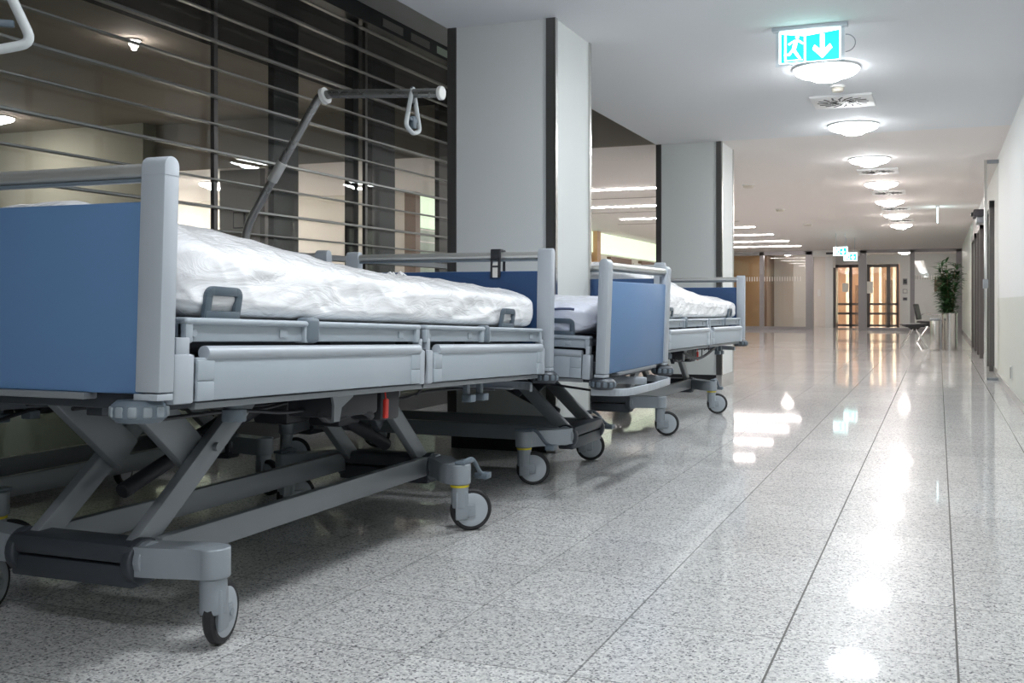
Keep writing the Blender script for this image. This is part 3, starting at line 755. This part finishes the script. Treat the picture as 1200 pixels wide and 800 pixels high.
        # folded side rails
        for (a, b_) in ((-0.985, 0.03), (0.125, 1.07)):
            y0, y1 = Y(0.482, 0.500)
            m = MB().box(a, b_, y0, y1, 0.592, 0.69, 0.004)
            for q0, q1 in ((a, a+0.055), (b_-0.055, b_)):
                y0, y1 = Y(0.478, 0.503); m.box(q0, q1, y0, y1, 0.592, 0.636, 0.003).box(q0, q1, y0, y1, 0.638, 0.684, 0.003)
            r_ = up(m.build('side_rail', M['bed_panel'], bed))
            m = MB().tube([(a+0.03, s*0.492, 0.700), (b_-0.0, s*0.492, 0.700)], 0.0165, 16)
            m.build('grip_tube', M['bed_grey'], r_)
        for (a, b_) in ((-1.055, -0.992), (0.033, 0.068), (0.088, 0.122), (1.073, 1.112)):
            y0, y1 = Y(0.455, 0.500)
            up(MB().box(a, b_, y0, y1, 0.588, 0.698, 0.006).box(a+0.012, b_-0.008, y0+0.008, y1-0.008, 0.69, 0.735, 0.003).build('rail_bracket', M['bed_grey'], bed))
        up(MB().tube(rounded([(0.078, s*0.49, 0.70), (0.075, s*0.496, 0.66), (0.068, s*0.496, 0.62), (0.078, s*0.485, 0.575), (0.12, s*0.44, 0.55)], 0.03), 0.004, 8).build('cable', M['bed_dark'], bed))
        # mattress retaining hoops
        for u in (-0.88, 0.76):
            pts = rounded([(u-0.052, s*0.472, 0.775), (u-0.052, s*0.482, 0.843), (u+0.052, s*0.482, 0.843), (u+0.052, s*0.472, 0.775)], 0.014)
            m = MB()
            for A, Bq in zip(pts, pts[1:]):
                m.bar(A, Bq, 0.022, 0.012, 0.003, up=(0, s*1.0, 0.0), ext=0.003)
            m.box(u-0.060, u+0.060, s*0.474-0.008, s*0.474+0.008, 0.775, 0.797, 0.003)
            up(m.build('mattress_retainer', M['handle'], bed))
            if u > 0: SLIDE.add(m_last(bed, 'mattress_retainer'))
        # stub posts below
        for (u, r_) in ((-0.77, 0.024), (0.49, 0.017), (0.60, 0.017)):
            m = MB()
            if r_ > 0.02:
                m.cyl((u, s*0.43, 0.60), (u, s*0.43, 0.545), 0.021).cyl((u, s*0.43, 0.560), (u, s*0.43, 0.528), 0.029, bev=0.004)
            else:
                m.box(u-0.012, u+0.012, s*0.44-0.01, s*0.44+0.01, 0.53, 0.585, 0.003).box(u-0.02, u+0.02, s*0.45-0.02, s*0.45+0.02, 0.505, 0.532, 0.004)
            up(m.build('accessory_stub', M['bed_cap'], bed))
    # release tag, cables, plates under the deck
    up(MB().box(-0.092, -0.072, -0.452, -0.440, 0.487, 0.548, 0.004).cyl((-0.082, -0.446, 0.545), (-0.082, -0.44, 0.585), 0.0025, seg=8).build('release_tag', M['red'], bed, label='red release tag'))
    rnd = random.Random(3)
    for k in range(5):
        y = -0.30+0.13*k
        pts = [(-0.9+0.28*i, y+rnd.uniform(-0.05, 0.05), 0.545+rnd.uniform(-0.035, 0.02)) for i in range(8)]
        up(MB().tube(rounded(pts, 0.1), 0.0055, 8).build('cable', M['bed_dark'], bed))
    up(MB().tube([(-0.30+0.03*i, -0.36+0.03*math.sin(i*0.7), 0.50+0.012*math.cos(i*1.1)) for i in range(14)], 0.012, 10).build('spiral_hose', M['bed_dark'], bed))
    m = MB().box(-0.3, -0.05, -0.40, -0.24, 0.50, 0.57, 0.01).box(0.0, 0.12, -0.38, -0.26, 0.47, 0.57, 0.012)
    up(m.build('control_box', M['bed_dark'], bed))
    up(MB().box(-0.02, 0.16, -0.20, -0.05, 0.50, 0.508, 0.002).build('cable_tray', M['mint'], bed))
    m = MB().prism([(-0.32, 0.60), (-0.20, 0.60), (-0.20, 0.56), (-0.26, 0.53), (-0.27, 0.49), (-0.30, 0.49), (-0.30, 0.54)], -0.004, 0.004, mat=Matrix.Translation((0, -0.40, 0)) @ Matrix.Rotation(PI/2, 4, 'X'))
    m.prism([(0.0, 0.60), (0.10, 0.60), (0.08, 0.52), (0.05, 0.47), (0.02, 0.52)], -0.004, 0.004, mat=Matrix.Translation((0, -0.36, 0)) @ Matrix.Rotation(PI/2, 4, 'X'))
    up(m.build('pivot_bracket', M['bed_mid'], bed))
    # ---------- end boards
    for (u0, u1, isA) in ((-1.11, -1.066, 1), (1.140, 1.185, 0)):
        nm = 'headboard' if isA else 'footboard'
        uc = (u0+u1)/2
        pn = MB().box(uc-0.012, uc+0.012, -0.45, 0.45, 0.612, 1.028, 0.006).build(nm, M['blue'], bed); up(pn)
        q = 0.0122 if isA else -0.0122
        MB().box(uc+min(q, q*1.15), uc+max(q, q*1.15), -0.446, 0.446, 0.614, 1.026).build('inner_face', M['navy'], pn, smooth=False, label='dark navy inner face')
        for s in (-1, 1):
            y0, y1 = min(s*0.445, s*0.510), max(s*0.445, s*0.510)
            prof = [(u0, 0.617), (u1, 0.617)] + [(uc+(u1-uc)*math.cos(a), 1.103+0.022*math.sin(a)) for a in [k*PI/10 for k in range(11)]]
            # profile in u-z, extruded along v
            m = MB().prism(prof, 0, y1-y0, bev=0.003, mat=Matrix.Translation((0, y1, 0)) @ Matrix.Rotation(PI/2, 4, 'X'))
            m.box(u0-0.004, u1-0.002, y0-(0.012 if s > 0 else 0.0)*0, y1, 0.600, 0.614, 0.002)
            m.box(u0-0.0008, u1+0.0008, y0-0.0008, y1+0.0008, 1.083, 1.0845)
            m.build('post', M['bed_grey'], pn)
        MB().tube([(uc, -0.446, 1.096), (uc, 0.446, 1.096)], 0.0165, 16).build('top_rail', M['rail_tube'], pn)
        MB().box(uc-0.008, uc+0.008, -0.446, 0.446, 1.071, 1.079, 0.002).build('rail_underside', M['bed_cap'], pn)
        MB().box(uc-0.02, uc+0.02, -0.30, 0.30, 0.597, 0.612, 0.003).build('foot_strip', M['bed_mid'], pn)
    for (u, z) in ((-1.085, 0.575), (1.165, 0.572)):
        for s in (-1, 1):
            v = s*(0.435 if u < 0 else 0.475)
            m = MB().lathe([(0, -0.024), (0.045, -0.024), (0.056, -0.014), (0.058, 0.0), (0.056, 0.014), (0.045, 0.024), (0, 0.024)], (u, v, z))
            m.cyl((u, v, z+0.02), (u, v, 0.60), 0.014)
            b0 = up(m.build('roller_bumper', M['bed_cap'] if u < 0 else M['bed_slate'], bed))
            m = MB()
            for k in range(12):
                a = 2*PI*k/12
                c = Matrix.Translation((u, v, z)) @ Matrix.Rotation(a, 4, 'Z')
                m.box(0.050, 0.061, -0.0095, 0.0095, -0.0115, 0.0115, 0.004, 2, c)
            m.build('bumper_pads', M['bed_nub'] if u < 0 else M['bed_cap'], b0)
    # bar protruding at the foot end
    m = MB()
    pth = rounded([(1.10, -0.44, 0.53), (1.245, -0.38, 0.53), (1.26, 0.0, 0.53), (1.245, 0.38, 0.53), (1.10, 0.44, 0.53)], 0.09, 8)
    for A, Bq in zip(pth, pth[1:]):
        m.bar(A, Bq, 0.012, 0.034, 0.002, ext=0.002)
    m.box(1.06, 1.22, -0.02, 0.02, 0.535, 0.57, 0.004)
    up(m.build('bumper_bar', M['bed_grey'], bed))
    up(MB().box(1.20, 1.25, -0.30, 0.30, 0.512, 0.518, 0.002).build('bumper_plate', M['bed_mid'], bed))
    return bed

def copy_bed(src, up0, sh0):
    c = src.copy(); COL.objects.link(c)
    for ch in list(src.children):
        if ch.get('own'): continue
        d = ch.copy(); COL.objects.link(d); d.parent = c
        if ch.name in up0: UP.add(d.name)
        if ch.name in sh0: SH.add(d.name)
        if ch.name in SLIDE: SLIDE.add(d.name)
        for g in list(ch.children):
            e = g.copy(); COL.objects.link(e); e.parent = d
    return c

def pose(bed, x, y, rz, tilt, dz, shift, angles, label):
    bed.location = (x, y, 0); bed.rotation_euler = (0, 0, rz)
    tag(bed, label, 'hospital bed', 'hospital beds parked along the corridor')
    ci = 0
    for ch in bed.children:
        if ch.name in UP:
            off = shift if ch.name in SLIDE else 0.0
            ch.location = (off, 0, dz-off*tilt); ch.rotation_euler = (0, tilt, 0)
        elif ch.name in SH:
            if ch.name.split('.')[0] == 'castor':
                u, s = ((-0.77, -1), (-0.77, 1), (0.565, -1), (0.565, 1))[ci]
                ch.location = (u+shift, s*0.385, 0); ch.rotation_euler = (0, 0, math.radians(angles[ci])); ci += 1
            else:
                ch.location = (shift, 0, 0)

bpy.context.view_layer.update()
bed1 = make_bed()
u0, s0 = set(UP), set(SH)
bed2 = copy_bed(bed1, u0, s0); bed3 = copy_bed(bed1, u0, s0); bed4 = copy_bed(bed1, u0, s0)
B1 = (-2.06, 2.76, PI/2, 0.037, 0.0)
B2 = (-3.20, 2.90, -PI/2, 0.0, -0.03)
B3 = (-2.575, 4.668, math.radians(-1.0), 0.037, -0.04)
B4 = (-2.03, 6.92, PI/2+math.radians(-1.8), 0.010, -0.045)
pose(bed1, *B1, 0.0, (15, 22, -50, -30), 'grey hospital bed with blue end boards, nearest the camera')
pose(bed2, *B2, 0.0, (20, 70, 40, 150), 'hospital bed against the barred glazing, mostly hidden behind the nearest bed')
pose(bed3, *B3, 0.20, (30, 25, 21, 18), 'hospital bed standing crosswise, its blue footboard facing the corridor')
pose(bed4, *B4, 0.0, (-75, -40, -72, -60), 'hospital bed farthest down the corridor, beside the farther column')

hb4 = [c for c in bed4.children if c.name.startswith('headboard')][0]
hb4.data = hb4.data.copy(); hb4.data.materials[0] = M['navy']      # navy stands in for the shade on this headboard's outer face

def bed_matrix(B):
    x, y, rz, tilt, dz = B
    return Matrix.Translation((x, y, 0)) @ Matrix.Rotation(rz, 4, 'Z') @ Matrix.Translation((0, 0, dz)) @ Matrix.Rotation(tilt, 4, 'Y')

# ---- mattresses
def mattress(B, ua, ub, label, mat, hump=0.05, head=-1, seed=0, h=0.155, sag=0.0, headlen=0.9, hw=0.468, wr=1.15, crown=0.03, peak=0.75):
    NL, NR = 220, 112
    bm = bmesh.new(); rings = []
    z0 = 0.778
    Lh = (ub-ua)/2; uc = (ua+ub)/2
    for i in range(NL+1):
        tt = -1+2*i/NL
        # denser at the ends
        s = math.sin(tt*PI/2)
        u = uc+Lh*s
        e = max(0.0, (abs(s)*Lh-(Lh-0.13))/0.13)
        sc = math.sqrt(max(0.0, 1-e*e)) ; sc = 0.04+0.96*sc
        ww = 0.72+0.28*math.sqrt(max(0, 1-e*e))
        dist = (u-ua) if head < 0 else (ub-u)
        k = max(0.0, 1-dist/headlen); lift = hump*(k*k*(3-2*k))*1.0
        if peak: lift *= 1.0
        ring = []
        for j in range(NR):
            a = 2*PI*j/NR
            c, sn = math.cos(a), math.sin(a); n_ = 5.2 if sn > 0 else 9.0
            r = (abs(c)**n_+abs(sn)**n_)**(-1/n_)
            y = hw*ww*r*c; z = r*sn
            zz = z0+h/2+(h/2)*sc*z
            top = max(0.0, z)
            zz += top*(crown*(1-(y/hw)**2)+lift*(0.42+0.58*(1-(y/hw)**2))-0.010*(abs(y)/hw)**4)
            # side bulge
            y *= 1+0.012*math.sin(u*7+seed)*(1-abs(z))
            p = Vector((u, y, zz))
            q = Vector((u*2.2+seed*3.1, y*5.0+u*1.7, zz*9.0-u*2.5))
            d1 = noise.noise(q*1.2); d2 = noise.noise(q*2.9+Vector((7, 3, 1))); 
            q3 = Vector((u*14+zz*16+seed, y*9, zz*6-u*4)); d3 = 1-abs(noise.noise(q3*0.8))*2
            q4 = Vector((u*5-y*22, y*7+seed, zz*30)); d4 = 1-abs(noise.noise(q4*0.5))*2
            amp = wr*(0.008*d1+0.0045*d2+0.0035*max(0, d3)**2+0.0035*max(0, d4)**3)
            nrm = Vector((0, c*abs(c)**1.5, sn*abs(sn)**1.5))
            if nrm.length > 0: nrm.normalize()
            if sn < -0.5: amp *= 0.0
            p += nrm*amp
            if sn < -0.2: p.z = max(p.z, z0)
            ring.append(bm.verts.new(p))
        rings.append(ring)
    for A, Bq in zip(rings, rings[1:]):
        for j in range(NR): bm.faces.new((A[j], A[(j+1) % NR], Bq[(j+1) % NR], Bq[j]))
    bm.faces.new(list(reversed(rings[0]))); bm.faces.new(rings[-1])
    bmesh.ops.recalc_face_normals(bm, faces=bm.faces)
    me = bpy.data.meshes.new('mattress'); bm.to_mesh(me); bm.free(); me.materials.append(mat)
    me.polygons.foreach_set('use_smooth', [True]*len(me.polygons))
    o = bpy.data.objects.new('mattress', me); COL.objects.link(o)
    o.matrix_world = bed_matrix(B)
    tag(o, label, 'mattress', 'plastic wrapped mattresses on the beds')
    return o
m1 = mattress(B1, -1.045, 1.125, 'white mattress wrapped in shiny clear plastic on the nearest bed', M['film'], hump=0.095, seed=1, headlen=1.2, h=0.155)
m2 = mattress(B2, -1.03, 1.0, 'plastic wrapped mattress on the bed against the barred glazing', M['film'], hump=0.0, seed=5, h=0.12, crown=0.01)
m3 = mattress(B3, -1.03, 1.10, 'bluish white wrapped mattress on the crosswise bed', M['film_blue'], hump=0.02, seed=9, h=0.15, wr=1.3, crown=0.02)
m4 = mattress(B4, -1.03, 1.10, 'white wrapped mattress with raised head on the farthest bed', M['film'], hump=0.185, seed=13, headlen=1.7, h=0.15)
# tuft of bunched film on the nearest mattress, dark piping on the crosswise one
tf = MB()
rnd = random.Random(5)
for k in range(9):
    a = rnd.uniform(0, 2*PI); x = 0.70+0.05*math.cos(a); y = -0.02+0.06*math.sin(a)
    tf.tube([(0.70, -0.02, 0.968), ((0.70+x)/2, (y-0.02)/2, 0.985+rnd.uniform(0, 0.012)), (x, y, 0.972+rnd.uniform(0, 0.012))], [0.006, 0.005, 0.0015], 6)
tf.build('film_knot', M['film'], m1)
pp_ = []
for k in range(60):
    u = -0.98+2.02*k/59
    ok, hit, nn, _ = m3.closest_point_on_mesh(Vector((u, -0.52, 0.955+0.012*math.sin(k*0.21))))
    pp_.append(hit+nn*0.003)
MB().tube(pp_, 0.0055, 8).build('piping', M['piping'], m3)

# ---- lifting pole of the bed against the glazing (its head is at the far end)
def world_part(mb, name, mat, bed, B):
    o = mb.build(name, mat, bed); o['own'] = 1
    x, y, rz, _, _ = B
    inv = (Matrix.Translation((x, y, 0)) @ Matrix.Rotation(rz, 4, 'Z')).inverted()
    o.matrix_local = inv
    return o
hang = rounded([(-1.60, 6.45, 0.52), (-1.58, 6.75, 0.45), (-1.57, 7.05, 0.47), (-1.56, 7.35, 0.53), (-1.58, 7.5, 0.56)], 0.15, 6)
hb = MB().tube(hang, 0.010, 8)
for i in range(4, len(hang)-3, 4): hb.tube([hang[i], hang[i]+Vector((0, 0.01, 0.05)), hang[i]+Vector((-0.02, 0.02, 0.09))], 0.004, 6)
world_part(hb, 'hanging_cable', M['bed_dark'], bed4, B4)
PY = 4.09
pole_pts = rounded([(-3.25, PY, 0.62), (-3.25, PY, 1.215), (-2.80, PY-0.02, 1.84), (-2.74, PY-0.03, 1.845), (-2.13, PY-0.06, 1.80)], 0.10, 8)
po = world_part(MB().tube(pole_pts, 0.021, 16), 'lifting_pole', M['pole'], bed2, B2)
def sub(mb, name, mat, parent):
    return mb.build(name, mat, parent)
sub(MB().cyl((-3.25, PY, 0.60), (-3.25, PY, 0.80), 0.028, bev=0.003), 'pole_socket', M['bed_slate'], po)
d_ = Vector((0.45, -0.02, 0.625)).normalized(); c0 = Vector((-3.25, PY, 1.215))+d_*0.34
sub(MB().cyl(c0-d_*0.055, c0+d_*0.055, 0.0255, bev=0.003), 'pole_sleeve', M['rail_tube'], po)
sub(MB().lathe([(0.022, -0.012), (0.040, -0.010), (0.040, 0.010), (0.022, 0.012)], (-2.765, PY-0.028, 1.838), 24, Matrix.Rotation(PI/2-0.25, 4, 'Y')), 'stop_ring', M['white_plastic'], po)
sub(MB().cyl((-2.135, PY-0.06, 1.80), (-2.115, PY-0.0605, 1.799), 0.032, bev=0.004), 'end_cap', M['white_plastic'], po)
# pole of the nearest bed, rising outside the frame on its head end
pole1 = rounded([(-2.52, 1.56, 0.62), (-2.52, 1.56, 1.25), (-2.40, 1.60, 1.70), (-1.75, 1.80, 1.72)], 0.10, 8)
p1 = world_part(MB().tube(pole1, 0.019, 16), 'lifting_pole', M['pole'], bed1, B1)
sub(MB().cyl((-2.52, 1.56, 0.60), (-2.52, 1.56, 0.80), 0.028, bev=0.003), 'pole_socket', M['bed_slate'], p1)

def grab_handle(loc, rz, label, s=1.0, tilt=0.0):
    t = empty('grab_handle', loc, rz); tag(t, label, 'grab handle', 'triangular grab handles on the lifting poles')
    t.rotation_euler = (tilt, 0, rz)
    tri = [Vector(p)*s for p in ((0, 0, 0.03), (-0.085, 0, -0.165), (0.0, 0, -0.19), (0.085, 0, -0.165))]
    # closed rounded loop
    loop = []
    nn = len(tri)
    for i in range(nn):
        a, b_, c = tri[i-1], tri[i], tri[(i+1) % nn]
        r = 0.028*s
        q0 = b_+(a-b_).normalized()*r; q1 = b_+(c-b_).normalized()*r
        for k in range(6):
            w_ = k/5; loop.append((1-w_)**2*q0+2*w_*(1-w_)*b_+w_*w_*q1)
    MB().tube(loop, 0.0105*s, 12, closed=True).build('triangle_grip', M['grip'], t)
    MB().box(-0.016*s, 0.016*s, -0.004, 0.004, -0.05*s, 0.026*s, 0.002).build('hanging_strap', M['bed_dark'], t)
    MB().box(-0.05*s, 0.05*s, -0.008, 0.008, -0.135*s, -0.12*s, 0.003).box(-0.02*s, 0.02*s, -0.012, 0.012, -0.165*s, -0.11*s, 0.004).build('strap_buckle', M['handle'], t)
    return t
grab_handle((-2.275, 4.04, 1.815), math.radians(97), 'pale triangular grab handle hanging from the pole over the nearest bed', 1.0)
grab_handle((-2.09, 1.715, 1.645), math.radians(40), 'pale grab handle cut off by the top left corner of the view', 1.1)

# bracket with clear pouch hooked over the nearest bed's foot rail
hk = empty('cable_hook', (0, 0, 0)); hk.matrix_world = bed_matrix(B1)
tag(hk, 'black hook with a clear and silver pouch on the nearest footboard rail', 'hook')
MB().box(1.135, 1.19, -0.274, -0.226, 1.114, 1.124, 0.003).box(1.185, 1.192, -0.274, -0.262, 1.0, 1.12, 0.002).box(1.135, 1.142, -0.274, -0.226, 1.08, 1.12, 0.002).box(1.135, 1.142, -0.236, -0.226, 1.0, 1.09, 0.002).box(1.133, 1.142, -0.274, -0.262, 1.0, 1.09, 0.002).build('hook', M['bed_dark'], hk)
MB().box(1.136, 1.141, -0.262, -0.236, 1.0, 1.062, 0.002).build('pouch', M['paper'], hk)
MB().box(1.1345, 1.136, -0.262, -0.236, 1.043, 1.052).build('pouch_band', M['ink'], hk)

# ================================================================== SEATING, BINS, PLANT
def bench_leg(m, x, y, h, s):
    m.tube([(x, y, h), (x-s*0.27, y, 0.0)], 0.011, 10)
def chair(loc, rz, label, back=True):
    t = empty('waiting_chair' if back else 'upholstered_bench', loc, rz); tag(t, label, 'chair' if back else 'bench')
    MB().box(-0.24, 0.24, -0.23, 0.23, 0.415, 0.455, 0.018, 3).box(-0.17, 0.17, -0.2, 0.2, 0.39, 0.42, 0.012).build('seat', M['chair_black'], t)
    MB().prism([(-0.16, 0.42), (0.16, 0.42), (0.04, 0.33), (-0.04, 0.33)], -0.05, 0.05, 0.004, Matrix.Rotation(PI/2, 4, 'X')).build('seat_support', M['chair_black'], t)
    for s in (-1, 1):
        for y in (-0.16, 0.16):
            MB().tube([(s*0.03, y*0.4, 0.36), (s*0.24, y, 0.005)], 0.012, 10).build('leg', M['chrome'], t)
    if back:
        mt = Matrix.Translation((0.22, 0, 0.44)) @ Matrix.Rotation(math.radians(12), 4, 'Y')
        MB().box(-0.02, 0.02, -0.22, 0.22, 0.04, 0.38, 0.015, 3, mt).build('backrest', M['chair_black'], t)
        MB().tube(rounded([(-0.18, -0.25, 0.44), (-0.18, -0.25, 0.58), (0.22, -0.25, 0.60), (0.26, -0.24, 0.5)], 0.05), 0.01, 8).build('armrest', M['chrome'], t)
chair((-0.42, 19.4, 0), math.radians(8), 'low black upholstered bench on crossed chrome legs by the bins', back=False)
chair((-0.16, 22.4, 0), math.radians(170), 'black waiting chair with chrome armrest, behind the low bench')

def bin_(loc, r, h, label, mt='steel'):
    t = empty('waste_bin', loc); tag(t, label, 'bin')
    MB().cyl((0, 0, 0), (0, 0, 0.02), r*0.95).cyl((0, 0, 0.02), (0, 0, h), r, seg=40, bev=0.006).build('body', M[mt], t)
    MB().lathe([(r*0.6, h-0.002), (r+0.006, h-0.002), (r+0.006, h+0.03), (r*0.85, h+0.04), (r*0.6, h+0.02)]).build('rim', M['bed_mid'], t)
    return t
bin_((-0.055, 18.55, 0), 0.085, 0.53, 'slim brushed steel bin directly right of the low bench')
b2 = bin_((0.06, 19.3, 0), 0.08, 0.50, 'darker bin standing behind and right of the slim steel bin', 'bed_mid')

pl = empty('potted_plant', (0.19, 18.7, 0)); tag(pl, 'tall leafy green plant in a brushed steel cylinder planter', 'plant')
MB().cyl((0, 0, 0), (0, 0, 0.03), 0.12).lathe([(0.13, 0.03), (0.13, 0.64), (0.138, 0.645), (0.138, 0.66), (0.118, 0.66), (0.118, 0.60)], (0, 0, 0), 40).build('planter', M['steel'], pl)
MB().cyl((0, 0, 0.58), (0, 0, 0.61), 0.117).build('soil', M['soil'], pl)
rnd = random.Random(11)
stm = MB(); lf = bmesh.new()
def leaf(bm, base, d, L, w):
    d = d.normalized(); side = d.cross(Vector((0, 0, 1)));
    if side.length < 1e-3: side = Vector((1, 0, 0))
    side.normalize(); prev = None
    n_ = 5
    p = base.copy(); dd = d.copy()
    for i in range(n_+1):
        t = i/n_; ww = w*math.sin(PI*min(1, 0.12+0.88*t))**0.8*(1-0.25*t)
        a = bm.verts.new(p-side*ww+Vector((0, 0, 0.2*ww))); c = bm.verts.new(p+Vector((0, 0, -0.1*ww))); b_ = bm.verts.new(p+side*ww+Vector((0, 0, 0.2*ww)))
        if prev:
            bm.faces.new((prev[0], prev[1], c, a)); bm.faces.new((prev[1], prev[2], b_, c))
        prev = (a, c, b_)
        dd = (dd+Vector((0, 0, -0.28*t))).normalized(); p = p+dd*(L/n_)
for k in range(17):
    a = rnd.uniform(0, 2*PI); rr = rnd.uniform(0.02, 0.08); H_ = rnd.uniform(0.40, 1.0)
    b0 = Vector((rr*math.cos(a), rr*math.sin(a), 0.6)); lean = Vector((math.cos(a), math.sin(a), 0))*rnd.uniform(0.02, 0.16)
    pts = [b0+lean*(i/5)**1.5+Vector((0, 0, H_*i/5)) for i in range(6)]
    stm.tube(pts, [0.007*(1-0.1*i) for i in range(6)], 6)
    for j in range(40):
        t = 0.08+0.92*(j/39)
        i = min(4, int(t*5)); f = t*5-i; base = pts[i].lerp(pts[i+1], f)
        aa = j*2.4+k; dr = Vector((math.cos(aa), math.sin(aa), rnd.uniform(-0.1, 0.7)))
        leaf(lf, base, dr, rnd.uniform(0.15, 0.27)*(0.75 if dr.x > 0.3 else 1), rnd.uniform(0.020, 0.034))
stm.build('stem', M['stem'], pl)
me = bpy.data.meshes.new('foliage'); lf.to_mesh(me); lf.free(); me.materials.append(M['leaf'])
fo = bpy.data.objects.new('foliage', me); COL.objects.link(fo); fo.parent = pl

# ================================================================== CAMERA, WORLD
cam = bpy.data.cameras.new('camera'); co = bpy.data.objects.new('camera', cam); COL.objects.link(co)
co.location = (0, 0, 0.85); co.rotation_euler = (PI/2, 0, math.atan2(419.5, 1164.0))
cam.sensor_width = 36; cam.lens = 1164/1200*36
cam.shift_x = -80/1200; cam.shift_y = -46/1200
cam.clip_start = 0.05; cam.clip_end = 200
scene.camera = co
wd = bpy.data.worlds.new('night'); scene.world = wd; wd.use_nodes = True
wd.node_tree.nodes['Background'].inputs['Color'].default_value = (0.02, 0.025, 0.035, 1)
wd.node_tree.nodes['Background'].inputs['Strength'].default_value = 0.4
vs = scene.view_settings
vs.view_transform = 'Standard'; vs.look = 'None'; vs.gamma = 1; vs.use_curve_mapping = False; vs.exposure = 0.52
